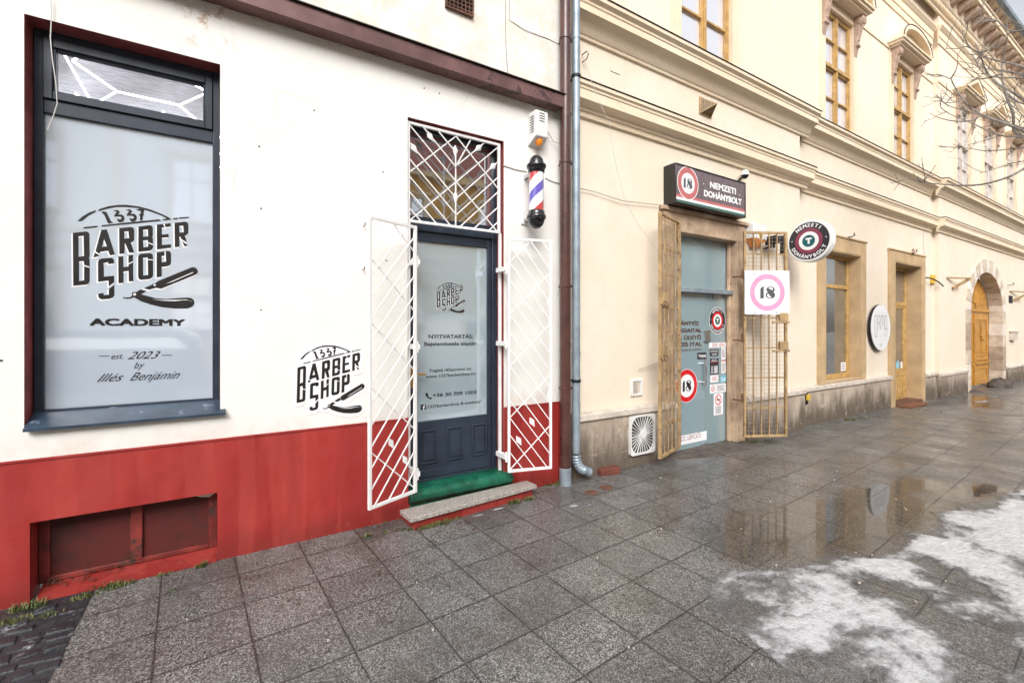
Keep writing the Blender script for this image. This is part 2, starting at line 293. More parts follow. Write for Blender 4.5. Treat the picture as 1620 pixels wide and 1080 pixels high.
# ------------------------------------------------------------ mesh builder
def wloc(o):
    v = Vector((0, 0, 0))
    while o is not None: v = v + o.location; o = o.parent
    return v
class MB:
    def __init__(s, mat=None): s.v = []; s.f = []; s.fm = []; s.mats = []; s.sm = []; s.cur = 0; s.smooth = False; s.use(mat or 'plaster_white')
    def use(s, k):
        m = MAT[k]
        if m not in s.mats: s.mats.append(m)
        s.cur = s.mats.index(m); return s
    def add(s, vs, fs, sm=None):
        b = len(s.v); s.v += [Vector(v) for v in vs]
        for f in fs: s.f.append([b+i for i in f]); s.fm.append(s.cur); s.sm.append(s.smooth if sm is None else sm)
        return s
    def box(s, x0, x1, y0, y1, z0, z1):
        v = [(x, y, z) for z in (z0, z1) for y in (y0, y1) for x in (x0, x1)]
        return s.add(v, [(0, 2, 3, 1), (4, 5, 7, 6), (0, 1, 5, 4), (2, 6, 7, 3), (0, 4, 6, 2), (1, 3, 7, 5)])
    def obox(s, c, U, V, W, a, b, d):
        """box centred at c, half sizes a,b,d along unit vectors U,V,W"""
        c = Vector(c); v = [c+U*(i*a)+V*(j*b)+W*(k*d) for k in (-1, 1) for j in (-1, 1) for i in (-1, 1)]
        return s.add(v, [(0, 2, 3, 1), (4, 5, 7, 6), (0, 1, 5, 4), (2, 6, 7, 3), (0, 4, 6, 2), (1, 3, 7, 5)])
    def bar(s, p, q, w_, h_=None, up=Vector((0, 1, 0))):
        p, q = Vector(p), Vector(q); d = (q-p); L = d.length
        if L < 1e-6: return s
        d.normalize(); u = Vector(up)
        if abs(d.dot(u)) > .98: u = Vector((1, 0, 0))
        a = d.cross(u).normalized(); b = a.cross(d).normalized()
        return s.obox((p+q)/2, d, a, b, L/2, w_/2, (h_ or w_)/2)
    def tube(s, pts, r, n=8, cap=True):
        pts = [Vector(p) for p in pts]; rs = r if isinstance(r, (list, tuple)) else [r]*len(pts)
        base = len(s.v); ref = Vector((.13, .31, .94)).normalized()
        for i, p in enumerate(pts):
            d = (pts[min(i+1, len(pts)-1)]-pts[max(i-1, 0)]).normalized()
            if abs(d.dot(ref)) > .95: ref = Vector((1, .1, 0)).normalized()
            a = d.cross(ref).normalized(); b = d.cross(a).normalized(); 
            for k in range(n):
                t = 2*math.pi*k/n; s.v.append(p+(a*math.cos(t)+b*math.sin(t))*rs[i])
        for i in range(len(pts)-1):
            for k in range(n):
                k2 = (k+1) % n; s.f.append([base+i*n+k, base+i*n+k2, base+(i+1)*n+k2, base+(i+1)*n+k]); s.fm.append(s.cur); s.sm.append(True)
        if cap:
            for i in (0, len(pts)-1): s.f.append([base+i*n+k for k in range(n)]); s.fm.append(s.cur); s.sm.append(False)
        return s
    def lathe(s, prof, c=(0, 0, 0), n=28, axis='z'):
        b = len(s.v); c = Vector(c)
        for r, h in prof:
            for k in range(n):
                t = 2*math.pi*k/n; x, y = r*math.cos(t), r*math.sin(t)
                s.v.append(c+(Vector((x, y, h)) if axis == 'z' else Vector((x, h, y))))
        for i in range(len(prof)-1):
            for k in range(n):
                k2 = (k+1) % n; s.f.append([b+i*n+k, b+i*n+k2, b+(i+1)*n+k2, b+(i+1)*n+k]); s.fm.append(s.cur); s.sm.append(True)
        for i in (0, len(prof)-1):
            if prof[i][0] > 1e-4: s.f.append([b+i*n+k for k in range(n)]); s.fm.append(s.cur); s.sm.append(False)
        return s
    def prof_x(s, prof, x0, x1):
        """profile [(y,z)...] extruded along x"""
        n = len(prof); v = [(x0, y, z) for y, z in prof]+[(x1, y, z) for y, z in prof]
        return s.add(v, [[i, (i+1) % n, n+(i+1) % n, n+i] for i in range(n)]+[list(range(n)), list(range(2*n-1, n-1, -1))])
    def prism(s, loops, fr, d0, d1=None):
        """flat shape (outer loop + holes, in u,v of frame) ; d0 = height above plane, extruded back to d1 if given"""
        fl = [Vector((u, v, 0)) for lp in loops for u, v in lp]
        tr = tessellate_polygon([[Vector((u, v, 0)) for u, v in lp] for lp in loops])
        P = [fr(u.x, u.y, d0) for u in fl]
        tr2 = []
        nrm = fr(0, 0, 1)-fr(0, 0, 0)
        for t in tr:
            a, b, c = (P[i] for i in t); k = (b-a).cross(c-a)
            tr2.append(t if k.dot(nrm) > 0 else t[::-1])
        s.add(P, tr2, False)
        if d1 is not None:
            Q = [fr(u.x, u.y, d1) for u in fl]; s.add(Q, [t[::-1] for t in tr2], False)
            o = 0
            for lp in loops:
                m = len(lp); vs = P[o:o+m]+Q[o:o+m]; s.add(vs, [[i, m+i, m+(i+1) % m, (i+1) % m] for i in range(m)], False); o += m
        return s
    def build(s, name, parent=None, bevel=0, recalc=True, angle=40, origin=None):
        me = bpy.data.meshes.new(name)
        off = wloc(parent) if parent else (Vector(origin) if origin is not None else Vector((0, 0, 0)))
        me.from_pydata([v-off for v in s.v], [], s.f)
        for m in s.mats: me.materials.append(m)
        me.polygons.foreach_set('material_index', s.fm); me.polygons.foreach_set('use_smooth', s.sm)
        if recalc:
            bm = bmesh.new(); bm.from_mesh(me); bmesh.ops.recalc_face_normals(bm, faces=bm.faces); bm.to_mesh(me); bm.free()
        me.set_sharp_from_angle(angle=R(angle))
        me.update(); o = bpy.data.objects.new(name, me); sc.collection.objects.link(o)
        if parent: o.parent = parent
        else: o.location = off
        if bevel:
            b = o.modifiers.new('bevel', 'BEVEL'); b.width = bevel; b.segments = 2; b.limit_method = 'ANGLE'; b.angle_limit = R(50)
        return o
def tag(o, label=None, cat=None, group=None, kind=None):
    if label: o['label'] = label
    if cat: o['category'] = cat
    if group: o['group'] = group
    if kind: o['kind'] = kind
    return o
def empty(name, loc, label, cat, group=None):
    o = bpy.data.objects.new(name, None); o.empty_display_size = .1; sc.collection.objects.link(o); o.location = loc
    return tag(o, label, cat, group)
def copy_tree(o, parent=None, loc=None):
    c = o.copy(); sc.collection.objects.link(c)
    if parent is not None: c.parent = parent
    if loc is not None: c.location = loc
    for ch in [x for x in bpy.data.objects if x.parent == o]: copy_tree(ch, c)
    return c
def frame(o, U=(1, 0, 0), V=(0, 0, 1)):
    o, U, V = Vector(o), Vector(U).normalized(), Vector(V).normalized(); W = U.cross(V)*1
    # outward = towards the street for facade frames (U=+x,V=+z -> W=-y)
    return lambda u, v, d=0.: o+U*u+V*v+W*d
def plane_y(Y): return frame((0, Y, 0))
def circ(cx, cy, r, n=40, ry=None): return [(cx+r*math.cos(2*math.pi*k/n), cy+(ry or r)*math.sin(2*math.pi*k/n)) for k in range(n)]
def rect(u0, u1, v0, v1): return [(u0, v0), (u1, v0), (u1, v1), (u0, v1)]
# lettering ------------------------------------------------------------------
_tc = {}
def text_geo(body, bold=0., shear=0.):
    k = (body, bold, shear)
    if k in _tc: return _tc[k]
    cu = bpy.data.curves.new('t', 'FONT'); cu.body = body; cu.size = 1; cu.offset = bold; cu.shear = shear; cu.resolution_u = 4
    ob = bpy.data.objects.new('t', cu); sc.collection.objects.link(ob)
    dg = bpy.context.evaluated_depsgraph_get(); ev = ob.evaluated_get(dg); me = ev.to_mesh()
    vs = [(v.co.x, v.co.y) for v in me.vertices]; fs = [list(p.vertices) for p in me.polygons]; ev.to_mesh_clear()
    bpy.data.objects.remove(ob); bpy.data.curves.remove(cu)
    _tc[k] = (vs, fs); return _tc[k]
def serifs(vs): return vs
def put_text(mb, fr, body, u0, u1, v, cap, d=.0015, bold=0., shear=0., warp=None, rise=0.):
    """text whose ink spans u0..u1, baseline v, capital height cap"""
    if bold > .008:                                   # heavy type: the outline thickened by overlaid, slightly shifted copies
        e = bold*cap*1.5; k = 0
        for du, dv in ((-1, -.6), (1, -.6), (-1, .6), (1, .6), (0, 0)):
            put_text(mb, fr, body, u0+e*(1+du), u1-e*(1-du), v+e*.6+dv*e, cap-e*1.2, d+.00004*k, 0., shear, warp, rise); k += 1
        return
    vs, fs = text_geo(body, bold, shear)
    if not vs: return
    a, b = min(x for x, y in vs), max(x for x, y in vs); k = (u1-u0)/(b-a); q = cap/.70
    P = []
    for x, y in vs:
        u, w_ = u0+(x-a)*k, v+y*q+rise*((x-a)/(b-a))
        P.append(warp(u, w_, d) if warp else fr(u, w_, d))
    nrm = fr(0, 0, 1)-fr(0, 0, 0)
    out = []
    for f in fs:
        if len(f) < 3: continue
        kx = (P[f[1]]-P[f[0]]).cross(P[f[2]]-P[f[0]]); out.append(f if kx.dot(nrm) >= 0 else f[::-1])
    mb.add(P, out, False)
def arc_text(mb, fr, body, cx, cy, r, cap, a0, a1, d, top=True, bold=.0):
    """letters round a circle; a0..a1 degrees are the centres of first and last letter"""
    n = len(body)
    for i, ch in enumerate(body):
        a = R(a0+(a1-a0)*i/(n-1)); vs, fs = text_geo(ch, 0, 0)
        xs = [x for x, y in vs]; m = (min(xs)+max(xs))/2; q = cap/.70
        up = 1 if top else -1
        er = (math.cos(a), math.sin(a)); et = (math.sin(a)*up, -math.cos(a)*up)
        r0 = r-cap/2 if top else r+cap/2
        e = bold*cap*1.6
        for k, (du, dv) in enumerate(((-1, -.5), (1, -.5), (-1, .5), (1, .5), (0, 0))):
            P = []
            for x, y in vs:
                uu = (x-m)*q*1.0+du*e; rr = r0+y*q*up+dv*e; P.append(fr(cx+er[0]*rr+et[0]*uu, cy+er[1]*rr+et[1]*uu, d+.00004*k))
            mb.add(P, fs, False)
def inset(lp, d):
    """offset a closed loop outwards by d (mitred)"""
    A = sum(lp[i][0]*lp[(i+1) % len(lp)][1]-lp[(i+1) % len(lp)][0]*lp[i][1] for i in range(len(lp)))
    sg = 1 if A > 0 else -1; out = []; n = len(lp)
    for i in range(n):
        p, c, q = Vector(lp[i-1]), Vector(lp[i]), Vector(lp[(i+1) % n])
        e1 = (c-p).normalized() if (c-p).length > 1e-9 else Vector((1, 0)); e2 = (q-c).normalized() if (q-c).length > 1e-9 else e1
        n1 = Vector((e1.y, -e1.x))*sg; n2 = Vector((e2.y, -e2.x))*sg; m = n1+n2
        m = m/max(m.length, .3); k = d/max(.45, m.dot(n1)); out.append((c.x+m.x*k, c.y+m.y*k))
    return out
EIGHT = [[(.50, .0), (.72, .02), (.90, .12), (.97, .27), (.93, .42), (.80, .53), (.90, .62), (.93, .76), (.84, .90), (.68, .98), (.50, 1.0), (.30, .97), (.14, .86), (.09, .73), (.14, .61), (.24, .52), (.08, .42), (.02, .27), (.09, .12), (.26, .02)],
         [(.30, .86), (.36, .91), (.50, .94), (.62, .92), (.70, .86), (.74, .78), (.72, .68)],
         [(.60, .08), (.46, .06), (.28, .10), (.20, .17), (.17, .26), (.19, .34), (.26, .42), (.42, .27)]]
ONE = [(.05, 0), (.62, 0), (.62, 1.0), (.40, .98), (.05, .80)]
def put_18(mb, fr, u0, u1, v0, v1, d):
    wd, h = u1-u0, v1-v0
    mb.prism([[(u0+x*wd*.40, v0+y*h) for x, y in ONE]], fr, d)
    mb.prism([[(u0+wd*.34+x*wd*.66, v0+y*h) for x, y in lp] for lp in EIGHT], fr, d)
# ------------------------------------------------------------ walls with openings
def wall(mb, x0, x1, z0, z1, Y, holes, mat, back=.35, top=True):
    """front skin with rectangular openings; holes: (x0,x1,z0,z1,depth,reveal material)"""
    xs = sorted({x0, x1, *[c for h in holes for c in h[:2] if x0 < c < x1]}); zs = sorted({z0, z1, *[c for h in holes for c in h[2:4] if z0 < c < z1]})
    mb.use(mat)
    for i in range(len(xs)-1):
        for j in range(len(zs)-1):
            cx, cz = (xs[i]+xs[i+1])/2, (zs[j]+zs[j+1])/2
            if any(h[0] < cx < h[1] and h[2] < cz < h[3] for h in holes): continue
            mb.add([(xs[i], Y, zs[j]), (xs[i+1], Y, zs[j]), (xs[i+1], Y, zs[j+1]), (xs[i], Y, zs[j+1])], [(0, 1, 2, 3)])
    for h in holes:
        a, b, c, d, D, m = h; mb.use(m); c2, d2 = max(c, z0), min(d, z1)
        mb.add([(a, Y, c2), (a, Y+D, c2), (a, Y+D, d2), (a, Y, d2)], [(0, 1, 2, 3)]); mb.add([(b, Y, c2), (b, Y+D, c2), (b, Y+D, d2), (b, Y, d2)], [(0, 1, 2, 3)])
        if d <= z1: mb.add([(a, Y, d), (b, Y, d), (b, Y+D, d), (a, Y+D, d)], [(0, 1, 2, 3)])
        if c > z0: mb.add([(a, Y, c), (b, Y, c), (b, Y+D, c), (a, Y+D, c)], [(0, 1, 2, 3)])
    mb.use(mat)
    for X in (x0, x1): mb.add([(X, Y, z0), (X, Y+back, z0), (X, Y+back, z1), (X, Y, z1)], [(0, 1, 2, 3)])
    if top: mb.add([(x0, Y, z1), (x1, Y, z1), (x1, Y+back, z1), (x0, Y+back, z1)], [(0, 1, 2, 3)])
def ring_frame(mb, x0, x1, z0, z1, y0, y1, t, tb=None, tt=None):
    tb = t if tb is None else tb; tt = t if tt is None else tt
    mb.box(x0, x0+t, y0, y1, z0, z1); mb.box(x1-t, x1, y0, y1, z0, z1)
    mb.box(x0+t, x1-t, y0, y1, z0, z0+tb); mb.box(x0+t, x1-t, y0, y1, z1-tt, z1)

# ============================================================ GROUND
def seg_d(x, y, ax, ay, bx, by):
    dx, dy = bx-ax, by-ay; t = max(0, min(1, ((x-ax)*dx+(y-ay)*dy)/(dx*dx+dy*dy))); return math.hypot(x-ax-t*dx, y-ay-t*dy)
WET = [(3.0, -1.78, 3.9, -1.85, .20, 1.0), (3.4, -1.75, 4.3, -1.9, .42, 1.05), (4.0, -1.9, 5.1, -2.0, .34, 1.0), (5.0, -1.75, 6.0, -1.95, .17, .95), (5.7, -2.2, 6.4, -2.35, .14, .9),
       (3.9, -1.0, 5.2, -.75, .40, .52), (3.0, -1.2, 4.0, -.9, .30, .42), (4.6, -1.3, 6.4, -1.3, .35, .48), (13.2, -.9, 15, -.5, .3, .9), (2.1, -1.62, 2.14, -1.7, .05, .7), (2.9, -1.75, 3.4, -1.7, .2, .6)]
def wetness(x, y):
    v = 0
    for ax, ay, bx, by, r, s in WET:
        d = seg_d(x, y, ax, ay, bx, by); v = max(v, s*max(0, min(1, 1.35-d/r*.75)))
    return v
def icethick(x, y):
    # boundary of the melting ice sheet along the kerb side of the pavement
    B = [(2.25, -2.02), (2.45, -1.86), (2.66, -1.83), (2.95, -2.0), (3.37, -2.10), (3.7, -2.26), (4.1, -2.30), (4.5, -2.36), (5.2, -2.23), (5.8, -2.45), (6.6, -2.42), (9, -2.5), (14, -2.3), (30, -2.0)]
    if x < 2.05: yb = -2.75-(2.05-x)*.9
    elif x < 2.25: yb = -2.75+(x-2.05)/.2*.73
    else:
        for (a, b), (c, d) in zip(B, B[1:]):
            if a <= x <= c: yb = b+(d-b)*(x-a)/(c-a); break
        else: yb = -2.2
    dd = yb-y+.09*noise.noise((x*3.1, y*3.1, 0))+.05*noise.noise((x*9, y*9, 3))
    if dd < 0: return 0
    band = max(0, 1-dd/.36)
    core = min(1, dd/.11)*min(1, max(.62, (x-1.9)/.6))
    far = min(1, max(0, (x-2.9)/1.6))
    patch = noise.fractal((x*2.4+4, y*3.2, 1.7), 1, 2, 5)*1.0+.56
    return max(0, core*(max(band*1.0, patch+far*.42)+.10*noise.noise((x*14, y*14, 0))))
def make_ground():
    xs = [-200, -60, -20, -8, -4]+[-2+.035*i for i in range(0, 260)]+[7.1+.09*i for i in range(0, 120)]+[18, 19, 20, 22, 24, 28, 34, 45, 80, 200]
    ys = [-200, -80, -30, -12, -7, -5]+[-4.2+.035*i for i in range(0, 133)]+[.6, 1.5, 6, 30, 200]
    nx, ny = len(xs), len(ys)
    v = [(x, y, ground_z(x)) for y in ys for x in xs]; f = [(j*nx+i, j*nx+i+1, (j+1)*nx+i+1, (j+1)*nx+i) for j in range(ny-1) for i in range(nx-1)]
    me = bpy.data.meshes.new('pavement'); me.from_pydata(v, [], f); me.materials.append(MAT['paving'])
    a = me.attributes.new('wet', 'FLOAT', 'POINT'); a.data.foreach_set('value', [wetness(x, y) if (-3 < x < 20 and -5 < y < 1) else 0 for x, y, z in v])
    me.shade_smooth(); o = bpy.data.objects.new('pavement', me); sc.collection.objects.link(o)
    tag(o, 'wet speckled granite paving slabs with dark joints and puddles', 'pavement', kind='structure')
make_ground()
def make_ice():
    dx = .016; nx = int((7.5-1.6)/dx); ny = int((1.95)/dx); idx = {}; V = []; F = []; A = []
    def vid(i, j):
        if (i, j) in idx: return idx[i, j]
        x, y = 1.6+i*dx, -3.75+j*dx; t = icethick(x, y)
        z = ground_z(x)+.002+.012*min(1, t)+.006*max(0, noise.noise((x*16, y*16, 5)))*min(1, t*2)
        V.append((x, y, z)); A.append(t); idx[i, j] = len(V)-1; return idx[i, j]
    for j in range(ny):
        for i in range(nx):
            if icethick(1.6+(i+.5)*dx, -3.75+(j+.5)*dx) > .04: F.append((vid(i, j), vid(i+1, j), vid(i+1, j+1), vid(i, j+1)))
    # coarser continuation down the street
    b = len(V); X = [7.5+.12*i for i in range(60)]; Yv = [-3.75+.05*j for j in range(36)]
    for y in Yv:
        for x in X: V.append((x, y, ground_z(x)+.006)); A.append(icethick(x, y))
    n = len(X)
    for j in range(len(Yv)-1):
        for i in range(n-1):
            q = (b+j*n+i, b+j*n+i+1, b+(j+1)*n+i+1, b+(j+1)*n+i)
            if max(A[k] for k in q) > .04: F.append(q)
    # small frozen splashes on the slabs
    for cx, cy, rx, ry, s in ((2.56, -.56, .10, .055, .8), (2.66, -.62, .07, .03, .7), (1.95, -.27, .09, .018, 1.), (1.75, -.30, .07, .014, .9), (-.2, -.33, .12, .06, .42), (.1, -.6, .10, .07, .4), (.45, -.55, .12, .04, .42), (14.1, -.65, .5, .12, .8), (15.5, -.6, .7, .12, .7)):
        b = len(V); m = 14
        for j in range(m+1):
            for i in range(m+1):
                a_, c_ = (i/m*2-1), (j/m*2-1); x, y = cx+a_*rx*1.2, cy+c_*ry*1.2
                V.append((x, y, ground_z(x)+.004)); A.append(max(0, s*(1-math.hypot(a_, c_))+.25*noise.noise((x*22, y*22, 1)))*1.2)
        F += [(b+j*(m+1)+i, b+j*(m+1)+i+1, b+(j+1)*(m+1)+i+1, b+(j+1)*(m+1)+i) for j in range(m) for i in range(m)]
    me = bpy.data.meshes.new('melting_ice'); me.from_pydata(V, [], F); me.materials.append(MAT['ice'])
    a = me.attributes.new('thick', 'FLOAT', 'POINT'); a.data.foreach_set('value', A); me.shade_smooth()
    o = bpy.data.objects.new('melting_ice', me); sc.collection.objects.link(o)
    tag(o, 'patchy melting ice and slush on the paving at lower right', 'ice', kind='stuff')
make_ice()
# dark setts in the lower left corner
mb = MB('cobble'); mb.box(-2.4, -.668, -1.4, -.02, -.01, .0015)
for j in range(13):
    y = -.10-j*.085+random.uniform(-.005, .005)
    x = -.66+random.uniform(-.01, .0)
    while x > -2.0:
        L = random.uniform(.07, .17); h = random.uniform(.004, .013); g = .005
        if y-.085 < .0: 
            x0, x1, y0, y1 = x-L+g, x-g*.3, y-.085+g, y
            k = [random.uniform(-.014, .014) for _ in range(8)]
            b = .012
            mb.smooth = True
            mb.add([(x0+k[0], y0+k[1], -.02), (x1+k[2], y0+k[3], -.02), (x1+k[4], y1+k[5], -.02), (x0+k[6], y1+k[7], -.02),
                    (x0+b+k[0], y0+b+k[1], h+k[2]*.4), (x1-b+k[2], y0+b+k[3], h+k[4]*.4), (x1-b+k[4], y1-b+k[5], h+k[6]*.4), (x0+b+k[6], y1-b+k[7], h)],
                   [(4, 5, 6, 7), (0, 1, 5, 4), (1, 2, 6, 5), (2, 3, 7, 6), (3, 0, 4, 7)])
        x -= L
mb.smooth = False
tag(mb.build('cobbles', bevel=.004, angle=70), 'dark wet stone setts with frost in the lower left corner', 'cobbles', kind='structure')
# grass tufts in the joints along the walls
mb = MB('grass')
def tuft(x, y, r, nbl, h=.05):
    for _ in range(nbl):
        a = random.uniform(0, 6.28); q = r*math.sqrt(random.random()); bx, by = x+q*math.cos(a)*1.6, y+q*math.sin(a)*.6
        hh = h*random.uniform(.2, .95)**1.3; la = random.uniform(0, 6.28); l = h*random.uniform(.2, .9); w_ = random.uniform(.0018, .0035); z = ground_z(bx)
        dx, dy = math.cos(la), math.sin(la); px, py = -dy*w_, dx*w_
        mb.add([(bx-px, by-py, z), (bx+px, by+py, z), (bx+dx*l*.5+px*.7, by+dy*l*.5+py*.7, z+hh*.7), (bx+dx*l*.5-px*.7, by+dy*l*.5-py*.7, z+hh*.7), (bx+dx*l, by+dy*l, z+hh*.92)], [(0, 1, 2, 3), (3, 2, 4)])
for px, py, r, k, h in ((45, 962, .05, 130, .05), (20, 985, .05, 90, .04), (70, 975, .05, 60, .03), (165, 932, .07, 110, .04), (190, 926, .05, 70, .04), (135, 945, .04, 50, .03), (318, 897, .02, 60, .05), (258, 910, .03, 35, .03), (272, 935, .02, 14, .03),
                        (590, 828, .04, 70, .045), (612, 824, .04, 50, .035), (632, 838, .03, 30, .03), (582, 849, .018, 60, .035), (608, 842, .02, 30, .025), (675, 834, .05, 150, .045), (700, 828, .04, 110, .05), (652, 838, .03, 60, .03), (720, 822, .03, 50, .03),
                        (815, 796, .04, 120, .05), (838, 790, .03, 80, .05), (842, 772, .02, 70, .05), (868, 768, .03, 60, .03), (885, 765, .04, 150, .045), (945, 748, .03, 140, .06), (1000, 738, .03, 30, .02), (1058, 722, .05, 60, .03), (1190, 697, .08, 110, .035), (1215, 694, .06, 60, .03), (1345, 660, .10, 160, .05), (1365, 657, .1, 80, .04), (1320, 664, .08, 50, .03)):
    p = gz(px, py, 0); tuft(p.x, p.y, r, k, h)
tag(mb.build('grass', recalc=False), 'small green weeds growing in the joint between walls and paving', 'grass', kind='stuff')
# grit: pale chips scattered on the slabs
mb = MB('cap_stone')
for _ in range(45):
    x = random.uniform(-.4, 6.5); y = -.2-random.random()**.8*2.6
    if random.random() < .12: x = random.uniform(2.4, 4); y = random.uniform(-3, -2.2)
    r = random.uniform(.003, .007); z = ground_z(x)+(.004 if icethick(x, y) < .04 else .018); n = 6; ph = random.random()
    top = [(x+r*math.cos(ph+k)*random.uniform(.7, 1.2), y+r*math.sin(ph+k)*random.uniform(.6, 1.1), z+.003) for k in range(n)]
    mb.add([(a, b, z-.006) for a, b, c in top]+top, [[6, 7, 8, 9, 10, 11]]+[[k, (k+1) % 6, 6+(k+1) % 6, 6+k] for k in range(6)])
tag(mb.build('grit'), 'white chips and grit scattered over the wet slabs', 'grit', kind='stuff')
for i, (x, y, lb) in enumerate(((3.10, -.375, 'round rusty cap in the paving, the one nearer the loose brick'), (2.885, -.40, 'round rusty cap in the paving, the one nearer the brown downpipe'))):
    mb = MB('rust'); mb.lathe([(.062, .001), (.062, .006), (.052, .008), (.05, .005), (.0, .005)], (x, y, 0), 26)
    tag(mb.build('ground_cap', origin=(x, y, 0)), lb, 'ground cap', 'round caps set in the paving')
mb = MB('brick'); c, s_ = math.cos(.12), math.sin(.12); mb.obox((3.42, -.06, .03), Vector((c, -s_, 0)), Vector((s_, c, 0)), Vector((0, 0, 1)), .125, .06, .036)
tag(mb.build('brick', bevel=.008, origin=(3.42, -.06, 0)), 'loose dark red brick lying by the foot of the stained wall', 'brick')

# ============================================================ BARBER SHOP BUILDING
bb = empty('barber_building', (1, 0, 0), 'white rendered house with red plinth and barber shop door', 'building')
WX0, WX1, WZ0, WZ1 = -.976, -.05, .99, 3.312
DX0, DX1, DZ1 = 1.246, 2.167, 3.28
mb = MB(); PL = .808
wall(mb, -5, 2.93, PL, 6.6, 0, [(WX0, WX1, WZ0, WZ1, .19, 'red_reveal'), (DX0, DX1, .1, DZ1, .20, 'red_reveal')], 'plaster_white')
mb.build('wall', bb)
mb = MB()
wall(mb, -5, 2.93, -.25, PL, -.014, [(-.95, -.066, -.02, .452, .17, 'red'), (DX0, DX1, .10, DZ1, .21, 'red_reveal')], 'red', .35, False)
mb.use('red'); mb.box(-5, DX0, -.022, -.0145, PL-.008, PL+.004); mb.box(DX1, 2.93, -.022, -.0145, PL-.008, PL+.004)
# sloping painted sill of the cellar opening
mb.add([(-.93, -.03, .004), (-.068, -.03, .012), (-.068, .15, .05), (-.93, .15, .05), (-.93, -.03, -.02), (-.068, -.03, -.02)], [(0, 1, 2, 3), (0, 4, 5, 1)])
mb.build('plinth', bb)
mb = MB('red_worn')
ring_frame(mb, -.948, -.068, .045, .45, .11, .15, .05, .03, .03); mb.box(-.53, -.47, .105, .15, .07, .42)
cw = mb.build('cellar_window', bb, bevel=.004)
mb = MB('red_mesh'); mb.box(-.898, -.53, .125, .135, .06, .42); mb.box(-.47, -.118, .125, .135, .06, .42); mb.build('wire_mesh', cw)
mb = MB('cap_stone'); mb.add([(-.19, .0, .451), (-.075, .0, .451), (-.085, .06, .44), (-.10, .10, .425), (-.17, .09, .43), (-.16, .02, .43), (-.11, .02, .422)], [(0, 1, 6, 5), (5, 6, 3, 4), (1, 2, 3, 6), (0, 5, 4)]); mb.build('broken_render', cw)
mb = MB('rust'); random.seed(3)
for k in range(46):
    x, y = -.90+random.random()**1.6*.34, .06+random.uniform(-.03, .05); z = .038+(y-.06)*.2+random.uniform(0, .012); a = random.uniform(0, 6.28); l = random.uniform(.008, .02); cx_, sx_ = math.cos(a)*l, math.sin(a)*l
    mb.add([(x-cx_, y-sx_, z), (x+sx_*.4, y-cx_*.4, z+.006), (x+cx_, y+sx_, z+.003), (x-sx_*.4, y+cx_*.4, z+.007)], [(0, 1, 2, 3)])
for px, py in ((150, 925), (210, 912), (60, 965), (590, 832), (660, 838), (700, 830), (890, 760), (1010, 735), (905, 770), (390, 912), (610, 905), (878, 852), (757, 835)):
    for k in range(4 if px < 900 else 2):
        p = gz(px+random.uniform(-14, 14), py+random.uniform(-2, 4), .004); a = random.uniform(0, 6.28); l = random.uniform(.008, .02); cx_, sx_ = math.cos(a)*l, math.sin(a)*l
        mb.add([(p.x-cx_, p.y-sx_, .004), (p.x+sx_*.4, p.y-cx_*.4, .010), (p.x+cx_, p.y+sx_, .006), (p.x-sx_*.4, p.y+cx_*.4, .011)], [(0, 1, 2, 3)])
tag(mb.build('dead_leaves', recalc=False), 'brown dead leaf bits in the cellar opening and along the wall foot', 'leaves', kind='stuff')
# shop window
mb = MB('anthracite')
ring_frame(mb, WX0+.004, WX1-.004, 1.005, WZ1-.004, .125, .188, .042, .06, .045)
mb.box(WX0+.046, WX1-.046, .128, .186, 2.822, 2.905)
ring_frame(mb, WX0+.046, WX1-.046, 2.905, WZ1-.049, .112, .180, .042, .048, .05)
ring_frame(mb, WX0+.088, WX1-.088, 2.95, WZ1-.095, .125, .175, .012)
sw = mb.build('shop_window', bb, bevel=.004)
mb = MB('frost'); mb.box(WX0+.045, WX1-.045, .150, .160, 1.06, 2.825); mb.build('window_pane', sw)
mb = MB('clear'); mb.box(WX0+.099, WX1-.099, .150, .156, 2.96, WZ1-.106); mb.build('window_pane', sw)
mb = MB('gray_sill'); mb.add([(WX0+.006, -.045, .985), (WX1+.03, -.045, .985), (WX1+.03, .13, 1.055), (WX0+.006, .13, 1.055), (WX0+.006, -.045, .970), (WX1+.03, -.045, .970), (WX1+.03, .13, 1.0), (WX0+.006, .13, 1.0)], [(0, 1, 2, 3), (4, 5, 1, 0), (1, 5, 6, 2), (4, 0, 3, 7), (4, 7, 6, 5)])
mb.build('window_sill', sw)
